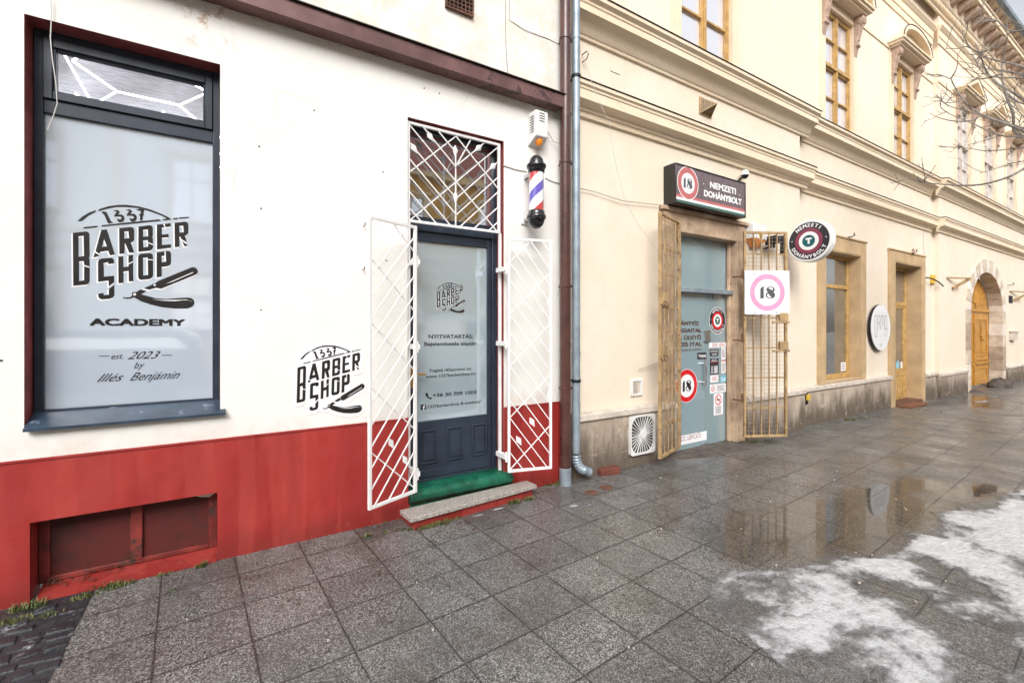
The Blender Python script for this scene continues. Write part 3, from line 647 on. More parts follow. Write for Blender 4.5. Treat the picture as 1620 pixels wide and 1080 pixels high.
# room behind the transom, seen through clear glass
mb = MB('ceiling'); mb.box(WX0-.6, WX1+.8, .19, 2.6, 3.42, 3.44); mb.build('room_ceiling', bb)
mb = MB('plaster_white'); mb.box(WX0-.62, WX0-.6, .19, 2.6, 2.0, 3.42); mb.box(WX1+.8, WX1+.82, .19, 2.6, 2.0, 3.42); mb.box(WX0-.6, WX1+.8, 2.6, 2.62, 2.0, 3.42); mb.build('room_wall', bb)
def zc(a, b): p = gz(a/3, b/3, 3.30); return p
for segs in ([((300, 250), (430, 480)), ((345, 290), (555, 435)), ((345, 290), (385, 262)), ((555, 435), (465, 485)), ((555, 435), (850, 500)), ((850, 500), (985, 440)), ((985, 440), (920, 400)), ((850, 500), (955, 590))],):
    mb = MB('led')
    for i, (p, q) in enumerate(segs): mb.tube([zc(*p), zc(*q)], .007, 6)
    for j in range(3):  # unseen further honeycomb tubes, added deeper in the room to brighten the ceiling
        for i in range(4):
            hx_, hy_ = -1.25+i*.52+(.26 if j % 2 else 0), 1.15+j*.46
            for k in range(3): a0, a1 = R(30+60*k), R(90+60*k); mb.tube([(hx_+.28*math.cos(a0), hy_+.28*math.sin(a0), 3.3), (hx_+.28*math.cos(a1), hy_+.28*math.sin(a1), 3.3)], .012, 6)
    tag(mb.build('hexagon_light', origin=(-.5, .6, 3.3)), 'glowing white honeycomb light tubes on the ceiling behind the top window pane, with unseen ones added further in', 'ceiling light')

# the razor logo: traced once in the plane of the window pane, reused on sign and door
def A(pts, ox, oy, s): return [(ox+x/s, oy+y/s) for x, y in pts]
r1 = lambda *p: A(p, 100, 310, 10.8); r2 = lambda *p: A(p, 200, 310, 10.8); r3 = lambda *p: A(p, 100, 390, 10.8); r4 = lambda *p: A(p, 200, 390, 9.82)
LOGO = [
 [r1((165, 630), (395, 605), (432, 622), (448, 660), (450, 1040), (435, 1055), (450, 1075), (452, 1205), (360, 1178), (350, 1110), (270, 1120), (272, 1454), (357, 1440), (358, 1200), (453, 1230), (452, 1460), (430, 1500), (390, 1514), (172, 1534)), r1((262, 690), (350, 680), (355, 1025), (262, 1040))],
 [r1((650, 580), (745, 572), (885, 1000), (800, 1015), (770, 935), (632, 955), (620, 990), (552, 945)), r1((700, 740), (745, 860), (660, 872))],
 [r1((540, 965), (612, 1010), (605, 1030), (515, 1048))],
 [r1((955, 550), (1155, 530), (1200, 545), (1212, 580), (1212, 755), (1190, 785), (1155, 800), (1212, 965), (1130, 970), (1055, 800), (1045, 985), (960, 992)), r1((1045, 610), (1115, 603), (1125, 720), (1045, 730))],
 [r2((205, 525), (400, 500), (440, 515), (452, 545), (450, 690), (438, 705), (452, 725), (455, 822), (372, 790), (365, 755), (285, 765), (290, 880), (370, 868), (372, 805), (455, 842), (455, 880), (435, 920), (400, 935), (205, 955)), r2((285, 580), (368, 572), (370, 690), (285, 697))],
 [r2((520, 490), (625, 480), (655, 535), (605, 543), (605, 660), (720, 650), (722, 705), (605, 715), (605, 838), (762, 825), (763, 885), (522, 915))], [r2((650, 477), (755, 465), (758, 520), (672, 535))],
 [r2((822, 460), (1010, 440), (1045, 455), (1058, 490), (1058, 635), (1030, 670), (998, 683), (1035, 795), (935, 735), (920, 690), (905, 700), (905, 870), (828, 878)), r2((905, 515), (970, 508), (978, 620), (905, 628))], [r2((950, 770), (1055, 850), (990, 860))],
 [r3((595, 260), (610, 225), (650, 205), (820, 193), (855, 205), (868, 240), (868, 288), (775, 300), (765, 265), (690, 285), (695, 515), (868, 498), (872, 610), (780, 680), (775, 580), (597, 603))],
 [r3((872, 650), (875, 830), (850, 870), (800, 890), (660, 903), (615, 880), (598, 850), (598, 805), (690, 793), (692, 832), (780, 820), (780, 725))],
 [r3((940, 175), (1025, 167), (1030, 350), (1115, 340), (1115, 305), (1192, 268), (1198, 590), (1122, 598), (1118, 415), (1030, 428), (1030, 620), (945, 628))], [r3((1115, 152), (1192, 142), (1192, 250), (1115, 285))],
 [r4((182, 150), (200, 125), (230, 112), (370, 103), (402, 118), (413, 150), (413, 200), (330, 195), (330, 168), (258, 178), (260, 450), (335, 440), (332, 208), (413, 215), (413, 455), (395, 485), (360, 505), (225, 517), (195, 502), (182, 475))],
 [r4((470, 92), (592, 75), (592, 142), (545, 150), (548, 245), (615, 235), (610, 72), (650, 68), (683, 82), (693, 112), (692, 255), (675, 290), (640, 305), (548, 318), (548, 468), (470, 480))],
 [r4((465, 555), (480, 540), (1020, 320), (1060, 322), (1095, 345), (1112, 385), (1105, 415), (1080, 435), (540, 655), (455, 640), (355, 672), (270, 648), (440, 572))],
 [r4((85, 735), (90, 715), (118, 705), (150, 710), (215, 668), (312, 690), (225, 742), (300, 760), (450, 800), (600, 815), (800, 800), (940, 792), (1010, 800), (1045, 830), (1058, 870), (1040, 915), (1000, 945), (940, 962), (750, 962), (550, 940), (380, 900), (230, 850), (150, 805), (115, 785), (70, 805), (0, 812), (-50, 800), (-62, 785), (0, 790), (60, 785), (90, 762))],
 [r1((240, 430), (330, 350), (440, 285), (565, 240), (545, 280), (440, 330), (320, 430))],
 [r1((595, 265), (615, 225), (780, 175), (950, 152), (1080, 152), (1300, 180), (1500, 235), (1700, 315), (1800, 365), (1850, 405), (1710, 420), (1690, 403), (1770, 388), (1680, 335), (1480, 265), (1290, 210), (1080, 190), (900, 190), (750, 220))],
 [r1((335, 558), (365, 530), (595, 510), (580, 538))], [r1((645, 525), (665, 500), (1080, 455), (1640, 400), (1680, 425), (1080, 485))],
 [r1((1865, 382), (1950, 372), (1970, 395), (1895, 405))], [r1((1975, 370), (2150, 355), (2150, 375), (1990, 393))],
 [r1((655, 290), (680, 262), (740, 275), (815, 430), (862, 460), (770, 472), (755, 450), (700, 320))],
 [r1((1240, 235), (1310, 218), (1385, 240), (1370, 310), (1385, 325), (1360, 345), (1355, 420), (1310, 415), (1315, 345), (1290, 330), (1320, 300), (1330, 265))]]
T3 = ((848, 252), (925, 238), (970, 275), (935, 315), (1010, 320), (1045, 360), (1045, 410), (1010, 448), (950, 450), (915, 400), (930, 390), (970, 405), (1000, 385), (985, 355), (930, 350), (880, 355), (870, 335), (915, 270))
LOGO += [[r1(*T3)], [r1(*[(x+212, y-12) for x, y in T3])]]
YG = .1495
LOGO = [[[at(x, y, YG) for x, y in lp] for lp in sh] for sh in LOGO]
WLINE = [at(x, y, YG) for x, y in r4((610, 578), (1020, 402), (1040, 396), (1035, 408), (720, 545))]
WLINE2 = [at(x, y, YG) for x, y in r4((395, 815), (560, 840), (750, 848), (880, 832), (960, 832), (1005, 845), (1020, 860), (990, 838), (930, 822), (780, 828), (560, 830))]
DOTS = [(at(*r4((440, 598))[0], YG), .006), (at(*r4((128, 742))[0], YG), .0075)]
REF = [at(*r1((165, 630))[0], YG), at(*r1((172, 1534))[0], YG), at(*r4((1112, 385))[0], YG)]
def draw_logo(mb, fr, mp, k=1., dark='ink', light='vinyl_white', halo=.006, d=0.):
    """mp maps logo-plane points to the frame, k = scale"""
    if halo:
        mb.use(light)
        for i, sh in enumerate(LOGO[:16]):
            lp = [mp(*p) for p in sh[0]]; hl = [[(x-halo*.7, y-halo*1.1) for x, y in inset([mp(*p) for p in q], -halo*.4)] for q in sh[1:] if i in (0, 1, 3, 4, 7)]; o = [(x-halo*.7, y-halo*1.1) for x, y in inset(lp, halo*.5)]; mb.prism([o]+hl, fr, d+.0003+.00002*i)
    mb.use(dark)
    for sh in LOGO: mb.prism([[mp(*p) for p in lp] for lp in sh], fr, d+.0012)
    mb.use(light)
    for lp in (WLINE, WLINE2): mb.prism([[mp(*p) for p in lp]], fr, d+.0018)
    for (cx, cy), r in DOTS: mb.prism([circ(*mp(cx, cy), r*k, 12)], fr, d+.0018)
def affine(dst):
    (x0, y0), (x1, y1), (x2, y2) = REF; (a0, b0), (a1, b1), (a2, b2) = dst
    M = Matrix(((x1-x0, x2-x0), (y1-y0, y2-y0))); D = Matrix(((a1-a0, a2-a0), (b1-b0, b2-b0))); Q = D @ M.inverted()
    return lambda x, y: (a0+Q[0][0]*(x-x0)+Q[0][1]*(y-y0), b0+Q[1][0]*(x-x0)+Q[1][1]*(y-y0))
fr = plane_y(YG); mb = MB('ink'); draw_logo(mb, fr, lambda x, y: (x, y))
def line_text(mb, fr, Y, body, p0, p1, cap_px, bold=0., shear=0., d=.0015):
    """text between two picture points of its baseline, on the plane y=Y"""
    a, b = at(*p0, Y), at(*p1, Y); c = at(p0[0], p0[1]-cap_px, Y)
    put_text(mb, fr, body, a[0], b[0], a[1], c[1]-a[1], d, bold, shear, rise=b[1]-a[1])
mb.use('ink'); line_text(mb, fr, YG, 'ACADEMY', (141.5, 515), (293, 515.5), 11.7, .06)
line_text(mb, fr, YG, 'est.', (176, 568), (195, 567), 9, -.004, .45)
line_text(mb, fr, YG, '2023', (201, 568), (254, 566.5), 12, -.004, .65)
line_text(mb, fr, YG, 'by', (212, 582.5), (229, 581), 10, -.004, .45)
line_text(mb, fr, YG, 'Illés', (153, 604), (196, 602), 13, -.002, .7); line_text(mb, fr, YG, 'Benjámin', (205, 602), (285, 598), 13, -.002, .7)
for a, b in (((156, 563.3), (173.5, 563)), ((256, 561.7), (272, 561.5))):
    p, q = at(*a, YG), at(*b, YG); mb.prism([[(p[0], p[1]-.002), (q[0], q[1]-.002), (q[0], q[1]+.002), (p[0], p[1]+.002)]], fr, .001)
mb.build('lettering', sw, recalc=False)
# sign plate on the wall
tgt = [at(470.6, 581.3, -.004), at(469.2, 637.3, -.004), at(576.8, 610.8, -.004)]; mpw = affine(tgt)
fr = plane_y(-.004); bl = A(((75, 880), (60, 720), (65, 600), (85, 400), (130, 362), (200, 340), (150, 322), (135, 305), (180, 240), (260, 170), (340, 130), (420, 100), (560, 78), (700, 95), (780, 120), (850, 155), (960, 132), (992, 160), (990, 300), (985, 440), (940, 478), (858, 482), (858, 600), (785, 668), (960, 588), (1005, 592), (1035, 650), (1010, 700), (850, 800), (770, 866), (960, 855), (1005, 885), (1005, 950), (940, 1015), (800, 1042), (620, 1015), (520, 970), (440, 965), (410, 948), (380, 990), (270, 1003), (235, 970), (245, 900), (290, 862), (230, 835), (190, 885), (90, 912)), 455, 535, 8.308)
bl = [at(x, y, -.004) for x, y in bl]
mb = MB('vinyl_white'); mb.prism([bl], fr, 0, -.0035); mb.use('plaster_cream')
draw_logo(mb, fr, mpw, .56, halo=0)
tag(mb.build('barber_sign', origin=(bl[0][0], 0, .9), recalc=False), 'black and white cut out barber shop sign with razor on the white wall', 'sign')
# ----- door
mb = MB('anthracite'); YD = .155
ring_frame(mb, DX0+.003, DX1-.003, .215, 2.445, .12, .205, .052, .02, .06)
mb.box(DX0+.003, DX1-.003, .13, .20, 2.446, 2.50)
ring_frame(mb, DX0+.003, DX1-.003, 2.5, DZ1-.003, .13, .20, .03, .01, .03)
door = mb.build('shop_door', bb, bevel=.004)
mb = MB('anthracite'); lx0, lx1, lz0, lz1 = DX0+.058, DX1-.058, .238, 2.382
gx0, gx1, gz0, gz1 = lx0+.075, 2.072, .735, 2.300
mb.box(lx0, gx0, .135, .185, lz0, lz1); mb.box(gx1, lx1, .135, .185, lz0, lz1); mb.box(gx0, gx1, .135, .185, gz1, lz1); mb.box(gx0, gx1, .140, .185, lz0, gz0-.003)
mb.box(gx0-.06, gx1, .128, .1395, lz0+.002, lz0+.07)
for a, b in ((1.40, 1.56), (1.655, 1.81), (1.905, 2.06)):
    ring_frame(mb, a, b, .36, .655, .126, .1395, .014); mb.box(a+.03, b-.03, .130, .1395, .39, .625)
mb.build('door_leaf', door, bevel=.003)
mb = MB('frost_door'); mb.box(gx0, gx1, .158, .168, gz0-.003, gz1); mb.build('door_pane', door)
mb = MB('dark_glass'); mb.box(DX0+.033, DX1-.033, .160, .168, 2.51, DZ1-.033); mb.build('transom_pane', door)
mb = MB('brass'); a = at(652, 592, .12); mb.tube([(a[0]+.01, .134, a[1]), (a[0]+.01, .09, a[1]), (a[0]+.11, .085, a[1])], .009, 8); mb.box(a[0]-.012, a[0]+.03, .126, .134, a[1]-.12, a[1]+.06); mb.build('door_handle', door)
Yt = .1575; fr = plane_y(Yt); mb = MB('ink')
draw_logo(mb, fr, affine([at(690.3, 462.6, Yt), at(690.7, 486.7, Yt), at(735.9, 476, Yt)]), .35, dark='ink', halo=.0025)
mb.use('ink')
def slab(body, p0, p1, cap, bold=.02):
    line_text(mb, fr, Yt, body, p0, p1, cap, bold)
slab('NYITVATARTÁS:', (678, 535.5), (748, 535), 6.5, .022); slab('Bejelentkezés alapján', (671, 547), (754, 545.5), 6, .02)
slab('Foglalj időpontot itt:', (680, 588.5), (746, 585), 5, .012); slab('www.1337barbershop.hu', (673.5, 598), (752, 592.5), 5, .012)
slab('+36 30 709 1003', (684.5, 628), (753.5, 622.5), 5.8, .024); slab('1337barbershop & academy', (677, 645.5), (760, 636.5), 4.6, .014)
def zpx(*p): return [at(650+x/7.2, 515+y/7.2, Yt) for x, y in p]
mb.prism([zpx((165, 775), (180, 758), (200, 785), (195, 800), (215, 820), (228, 815), (243, 825), (230, 838), (205, 830), (175, 805))], fr, .001)
mb.prism([zpx((112, 900), (172, 893), (173, 953), (112, 960))], fr, .001); mb.use('vinyl_white'); mb.prism([zpx((140, 957), (140, 933), (132, 934), (132, 925), (140, 924), (141, 912), (150, 904), (160, 903), (160, 911), (151, 913), (150, 923), (160, 922), (158, 931), (150, 932), (150, 956))], fr, .002)
mb.build('lettering', door, recalc=False)
# painted threshold and stone step
mb = MB('green'); 
P = [(.12, .10), (-.01, .10), (-.055, .115), (-.075, .145), (-.07, .18), (-.045, .205), (0, .217), (.12, .221)]
mb.prof_x([(.12, 0), (-.05, 0)]+P[1:], 1.25, 2.235); mb.smooth = True
mb.build('threshold', bb, bevel=.012, angle=60)
st = empty('stone_step', (1.75, -.15, 0), 'speckled stone door step on a red base before the barber shop door', 'step')
def slabbox(mb, cs, z0, z1):
    mb.add([(x, y, z0) for x, y in cs]+[(x, y, z1) for x, y in cs], [(3, 2, 1, 0), (4, 5, 6, 7), (0, 1, 5, 4), (1, 2, 6, 5), (2, 3, 7, 6), (3, 0, 4, 7)])
mb = MB('terrazzo'); slabbox(mb, [(1.165, -.305), (2.40, -.205), (2.385, -.055), (1.145, -.10)], .072, .108); mb.build('tread', st, bevel=.005)
mb = MB('red'); slabbox(mb, [(1.20, -.275), (2.365, -.18), (2.36, -.02), (1.19, -.02)], -.01, .0715); mb.build('riser', st)
# fascia band with flashing
mb = MB('fascia_brown'); mb.box(-5, 2.77, -.13, -.002, 3.70, 3.82); mb.use('dark_flash'); 
mb.prof_x([(-.15, 3.823), (-.002, 3.85), (-.002, 3.858), (-.15, 3.830)], -5, 2.79); mb.build('fascia', bb)
for o_ in (): pass
mb = MB('cap_stone')
random.seed(5)
for k in range(16):
    x = -.1+k*.18+random.uniform(-.08, .08); L = random.uniform(.02, .07)
    if x+L < 2.7: mb.add([(x, -.004, 3.70), (x+L, -.004, 3.70), (x+L*.8, -.02, 3.694), (x+.005, -.018, 3.695), (x+L*.5, -.003, 3.685)], [(0, 1, 2, 3), (0, 4, 1), (3, 2, 4)])
mb.build('flaking_mortar', bb)
# vent above the fascia
def grille(name, x0, x1, z0, z1, Y, mat, lab, cat, nx=7, nz=6, grp=None):
    mb = MB(mat); ring_frame(mb, x0, x1, z0, z1, Y-.03, Y-.002, .012); mb.use('black_matt'); mb.box(x0+.012, x1-.012, Y-.006, Y-.001, z0+.012, z1-.012); mb.use(mat)
    for i in range(1, nx): x = x0+(x1-x0)*i/nx; mb.box(x-.004, x+.004, Y-.024, Y-.014, z0+.012, z1-.012)
    for i in range(1, nz): z = z0+(z1-z0)*i/nz; mb.box(x0+.012, x1-.012, Y-.022, Y-.012, z-.004, z+.004)
    return tag(mb.build(name, origin=((x0+x1)/2, Y, z0)), lab, cat, grp)
grille('wall_vent', 1.575, 1.84, 4.30, 4.52, 0, 'rust', 'rusty square grille vent on the white wall above the brown fascia', 'vent')
# ----- downpipes
def clamp(mb, x, y, z, r): mb.lathe([(r+.002, -.014), (r+.007, -.014), (r+.007, .014), (r+.002, .014)], (x, y, z), 18); mb.box(x-.008, x+.008, y, 0, z-.006, z+.006)
bp = empty('downpipe', (2.815, -.1, 0), 'brown painted drainpipe at the corner where the white house meets the cream one', 'drainpipe', 'drainpipes between the two houses')
mb = MB('brown_metal'); mb.tube([(2.815, -.1, z) for z in (.16, 1.2, 1.9, 2.9, 4.2, 6.6)], .053, 20); mb.build('pipe', bp)
mb = MB('zinc'); mb.lathe([(.058, -.01), (.060, .165), (.054, .17)], (2.815, -.1, 0), 20); mb.build('pipe_shoe', bp)
for z in (3.18, 1.96, .95, 4.4):
    mb = MB('brown_metal'); clamp(mb, 2.815, -.1, z, .053); mb.box(2.87, 2.90, -.115, -.085, z-.012, z+.012); mb.build('clamp', bp)
gp = empty('downpipe', (2.92, -.12, 0), 'grey zinc drainpipe with ribbed elbow foot at the edge of the cream wall', 'drainpipe', 'drainpipes between the two houses')
gx = 2.937; mb = MB('zinc'); mb.tube([(gx, -.12, z) for z in (.30, 1.2, 2.5, 4.3, 6.8)], .040, 20); mb.tube([(gx, -.12, 1.25), (gx, -.12, 1.31)], .043, 20); mb.tube([(gx, -.12, .72), (gx, -.12, .80)], .043, 20)
mb.tube([(gx, -.12, 4.42), (gx, -.12, 4.50)], .044, 20); mb.build('pipe', gp)
mb = MB('zinc'); pts = []; rs = []
for k in range(19):
    a = R(85)*k/18; pts.append((gx+.10-.10*math.cos(a), -.12-.01*k/18, .30-.0-.02-.16*math.sin(a)*1.0)); rs.append(.042+(.005 if k % 2 else -.002))
pts += [(pts[-1][0]+.07, -.132, pts[-1][2]-.035)]; rs += [.046]; mb.tube(pts, rs, 20); mb.build('elbow', gp)
for z in (4.05, 1.02): mb = MB('black_matt'); clamp(mb, gx, -.12, z, .041); mb.build('clamp', gp)
# ----- alarm box
al = empty('alarm_box', (2.50, 0, 3.25), 'white slotted alarm siren box with orange lamp on the white wall above the barber pole', 'alarm box', 'alarm siren boxes')
mb = MB('white_plastic'); ax0, ax1 = 2.435, 2.595
mb.add([(ax0, -.004, 3.60), (ax1, -.004, 3.60), (ax1-.01, -.125, 3.60), (ax0+.01, -.125, 3.60), (ax0, -.004, 3.29), (ax1, -.004, 3.29), (ax1-.01, -.125, 3.36), (ax0+.01, -.125, 3.36)], [(0, 1, 2, 3), (4, 7, 6, 5), (0, 3, 7, 4), (1, 5, 6, 2), (3, 2, 6, 7), (0, 4, 5, 1)])
mb.build('housing', al, bevel=.006)
mb = MB('black_matt')
for k in range(7): mb.box(ax0+.0015, ax0+.0045, -.095, -.03, 3.40+k*.024, 3.407+k*.024)
for k in range(4): mb.box(ax0+.05, ax0+.11, -.1275, -.125, 3.50+k*.024, 3.507+k*.024)
mb.build('slots', al)
mb = MB('orange'); mb.lathe([(.0, -.03), (.02, -.027), (.032, -.012), (.036, .01), (.036, .03)], (2.515, -.075, 3.315), 20); mb.build('lamp', al)
mb = MB('cable'); mb.tube([(2.60, -.02, 3.52), (2.66, -.03, 3.46), (2.72, -.04, 3.38), (2.78, -.06, 3.37)], .004, 6)
tag(mb.build('cable', origin=(2.6, 0, 3.5)), 'short grey cable from the alarm box to the brown drainpipe', 'cable')
# ----- barber pole
px_, py_ = 2.415, -.20
bpz0, bpz1 = at(848, 362, py_)[1], at(848, 246, py_)[1]; px_ = at(848.5, 300, py_)[0]
H = bpz1-bpz0
pole = empty('barber_pole', (px_, 0, bpz0), 'red white and blue striped barber pole with black domed caps on the white wall', 'barber pole')
rr = .068
mb = MB('stripes'); o_ = None
mb.lathe([(rr, .24*H), (rr, .76*H)], (px_, py_, bpz0), 40); sp = mb.build('striped_cylinder', pole)
for v in sp.data.vertices: v.co.y -= py_
sp.location = (0, py_, 0)
mb = MB('black'); mb.lathe([(0, H), (.03, H*.995), (.052, H*.965), (.064, H*.93), (.07, H*.885), (.088, H*.87), (.092, H*.85), (.088, H*.825), (.078, H*.81), (.076, H*.765), (.07, H*.755)], (px_, py_, bpz0), 40); mb.build('top_cap', pole)
mb = MB('black'); mb.lathe([(0, 0), (.03, H*.008), (.055, H*.04), (.07, H*.08), (.077, H*.125), (.088, H*.135), (.090, H*.155), (.088, H*.18), (.078, H*.195), (.076, H*.235), (.07, H*.245)], (px_, py_, bpz0), 40); mb.build('bottom_cap', pole)
mb = MB('white_metal'); mb.box(px_-.04, px_+.04, -.02, -.001, bpz0+.08, bpz1-.13); mb.use('steel'); mb.box(px_-.02, px_+.02, -.14, -.02, bpz0+.10, bpz0+.13); mb.box(px_-.02, px_+.02, -.14, -.02, bpz1-.17, bpz1-.14); mb.build('wall_bracket', pole)
for a, b, lb in (((795, 262), (833, 272), 'thin grey cable running from the barber door to the barber pole'), ((862, 282), (886, 291), 'thin cable running from the barber pole to the brown drainpipe')):
    p, q = at(*a), at(*b); mb = MB('cable'); mb.tube([(p[0], -.006, p[1]), ((p[0]+q[0])/2, -.006, (p[1]+q[1])/2-.008), (q[0], -.006, q[1])], .0035, 6); tag(mb.build('cable', origin=(p[0], 0, p[1])), lb, 'cable')
# ----- transom grille
def zl(x, y, Y): return at(560+x/3.483, 170+y/3.483, Y)
YT = .035
tg = empty('window_grille', (1.7, YT, 2.42), 'white diagonal iron lattice with spear points over the window above the barber door', 'window grille')
mb = MB('white_metal'); a = at(651, 200, YT); fx0, fx1, fz0, fz1 = DX0+.006, DX1-.022, 2.425, 3.262
ring_frame(mb, fx0, fx1, fz0, fz1, YT-.012, YT+.012, .022); mb.build('frame', tg, bevel=.002)
mb = MB('white_metal')
def clipseg(p, q):
    (x0, z0), (x1, z1) = p, q; t0, t1 = 0, 1
    for lo, hi, s, e in ((fx0+.01, fx1-.01, x0, x1), (fz0+.01, fz1-.01, z0, z1)):
        d = e-s
        if abs(d) < 1e-9: continue
        a, b = (lo-s)/d, (hi-s)/d
        if a > b: a, b = b, a
        t0, t1 = max(t0, a), min(t1, b)
    if t0 >= t1: return None
    return (x0+(x1-x0)*t0, z0+(z1-z0)*t0), (x0+(x1-x0)*t1, z0+(z1-z0)*t1)
SEG = [((380, 110), (560, 330), 0), ((465, 135), (560, 250), 0), ((285, 75), (800, 700), 0), ((300, 190), (560, 500), 0), ((300, 280), (560, 590), 0), ((295, 370), (555, 680), 0), ((295, 455), (480, 672), 0), ((295, 545), (400, 665), 0), ((560, 160), (805, 465), 0),
       ((290, 368), (560, 160), 1), ((290, 636), (805, 210), 1), ((560, 330), (645, 175), 1), ((560, 415), (560, 416), 1), ((565, 590), (800, 380), 1), ((565, 500), (800, 295), 1), ((560, 325), (725, 190), 1), ((565, 675), (800, 460), 1), ((630, 695), (800, 545), 1), ((715, 705), (800, 625), 1)]
for p, q, l in SEG:
    c = clipseg(zl(*p, YT), zl(*q, YT))
    if c: yy = YT-.005+l*.010; mb.bar((c[0][0], yy, c[0][1]), (c[1][0], yy, c[1][1]), .0095)
c = zl(560, 160, YT); mb.bar((c[0], YT, fz0), (c[0], YT, zl(560, 250, YT)[1]), .0095); mb.build('lattice', tg)
mb = MB('white_metal')
def spear(mb, x, z, Y, s=.032, tilt=0., fr_=None):
    ca, sa = math.cos(tilt), math.sin(tilt); pts = [(0, -1.25*s), (s*.62, s*.15), (0, 1.25*s), (-s*.62, s*.15)]
    pts = [(x+ca*a-sa*b, z+sa*a+ca*b) for a, b in pts]; f = fr_ or plane_y(Y); c = f(x, z, .012); c2 = f(x, z, -.012); P = [f(a, b, 0) for a, b in pts]
    mb.add(P+[c, c2], [(0, 1, 4), (1, 2, 4), (2, 3, 4), (3, 0, 4), (1, 0, 5), (2, 1, 5), (3, 2, 5), (0, 3, 5)])
for x, y, t in ((330, 225, .7), (420, 160, .7), (558, 240, 0), (685, 225, -.8), (765, 325, -.8), (560, 495, 0)):
    p = zl(x, y, YT); 
    m2 = MB('white_metal'); spear(m2, p[0], p[1], YT, .044, t); m2.build('spear_point', tg)
# hinge posts each side of the doorway
for X in (DX0+.020, DX1-.022):
    mb = MB('white_metal'); mb.box(X-.011, X+.011, YT-.012, YT+.012, .222 if X > 2 else .24, 2.4245); mb.build('post', tg)
# ----- folding security gates
def gate(hx, hy, ox, oy, z0, z1, side, lab):
    g = empty('security_gate', (hx, hy, z0), lab, 'security gate', 'open lattice gates beside the barber door')
    U = Vector((ox-hx, oy-hy, 0)); W = U.length; U.normalize(); Z = Vector((0, 0, 1)); nrm = U.cross(Z).normalized(); 
    if nrm.y > 0: nrm = -nrm
    F = lambda u, z, d=0.: Vector((hx, hy, 0))+U*u+Z*z+nrm*d
    t = .023; mb = MB('white_metal')
    for u in (t/2, W-t/2): mb.obox(F(u, (z0+z1)/2), U, Z, nrm, t/2, (z1-z0)/2, .012)
    for z in (z0+t/2, z1-t/2): mb.obox(F(W/2, z), U, Z, nrm, W/2-t, t/2, .011)
    mb.build('frame', g, bevel=.002)
    mb = MB('white_metal'); ui0, ui1 = t, W-t; zi0, zi1 = z0+t, z1-t; iw = ui1-ui0
    def seg(ua, za, ub, zb, d):
        # clip in z
        if za > zb: ua, za, ub, zb = ub, zb, ua, za
        if zb <= zi0 or za >= zi1: return
        k = (ub-ua)/(zb-za)
        if za < zi0: ua += k*(zi0-za); za = zi0
        if zb > zi1: ub -= k*(zb-zi1); zb = zi1
        mb.bar(F(ua, za, d), F(ub, zb, d), .0082, .0082, up=nrm)
    z = zi0-.50
    while z < zi1: seg(ui0, z+.50, ui1, z, .004) if False else seg(ui1, z, ui0, z+.50, .0045); z += .155
    z = zi0+.02 if side < 0 else zi0+.0
    while z < zi1: seg(ui0, z, ui1, z+.37, -.0055); z += .47
    mb.build('lattice', g)
    for u, zz in ((.55*W, z0+.44), (.25*W, z0+.28)):
        m2 = MB('white_metal'); spear(m2, u, zz, 0, .042, -.5 if side < 0 else .5, F); m2.build('spear_point', g)
    for zz in (z0+.14, z0+1.16, z1-.28):
        m2 = MB('white_metal'); m2.tube([F(-.012, zz-.045), F(-.012, zz+.045)], .010, 10); m2.box(min(hx, hx-side*.02)-.01, max(hx, hx-side*.02)+.012, hy, .03, zz-.02, zz+.02); m2.build('hinge', g)
    m2 = MB('white_metal'); 
    if side > 0: m2.prism([[(W-t, z0+.62), (W-.01, z0+.62), (W-.01, z0+.78), (W-t-.03, z0+.68)]], F, .014, .011); m2.prism([[(W-t, z1-.62), (W-.01, z1-.62), (W-.01, z1-.5), (W-t-.03, z1-.58)]], F, .014, .011)
    else: m2.obox(F(W-.02, z1-.02, 0), U, Z, nrm, .012, .01, .016)
    m2.build('lock_plate', g)
gate(1.272, -.13, .851, -.30, .235, 2.36, -1, 'white diagonal lattice gate leaf folded open on the left of the barber door')
gate(2.130, -.13, 2.535, -.25, .245, 2.36, 1, 'white diagonal lattice gate leaf folded open on the right of the barber door')
# loose wires on the white wall
def wire(pts, Y, r, lb, mat='cable', name='cable'):
    P = [at(x, y, Y) for x, y in pts]; mb = MB(mat); mb.tube([(a, Y+.004*math.sin(i*2.1), b) for i, (a, b) in enumerate(P)], r, 6)
    return tag(mb.build(name, origin=(P[0][0], Y, min(b for a, b in P))), lb, 'cable')
wire([(80, -4), (81, 30), (80, 60), (83, 95), (88, 130), (91, 165), (84, 185), (75, 205)], -.02, .0028, 'loose pale wire hanging in front of the top left of the shop window', 'cable_white')
wire([(800, -5), (800, 60), (803, 122)], -.004, .003, 'thin cable running straight down the upper white wall left of the drainpipe')
wire([(806, -5), (806, 32), (830, 48), (868, 62), (884, 70)], -.004, .003, 'thin sagging cable across the upper white wall to the brown drainpipe')
wire([(497, -2), (560, 8), (640, 16), (703, 20)], -.9, .002, 'dummy') if False else None
for px, py in ((575, 358), (574, 427)):
    p = at(px, py); mb = MB('rust'); mb.tube([(p[0], .0, p[1]), (p[0], -.05, p[1]), (p[0], -.055, p[1]+.02)], .004, 6)
    tag(mb.build('gate_hook', origin=(p[0], 0, p[1])), 'small rusty hook in the white wall left of the open gate, ' + ('the upper one' if py < 400 else 'the lower one'), 'hook', 'small hooks beside the left gate')
mb = MB('black_matt')
for px, py in ((410, 232), (413, 330), (413, 490), (613, 350), (611, 412), (606, 272), (671, 140), (695, 148), (497, 175), (2, 570)):
    p = at(px, py); mb.lathe([(.006, -.003), (.006, .001)], (p[0], 0, p[1]), 8, 'y')
mb.build('drill_holes', bb)
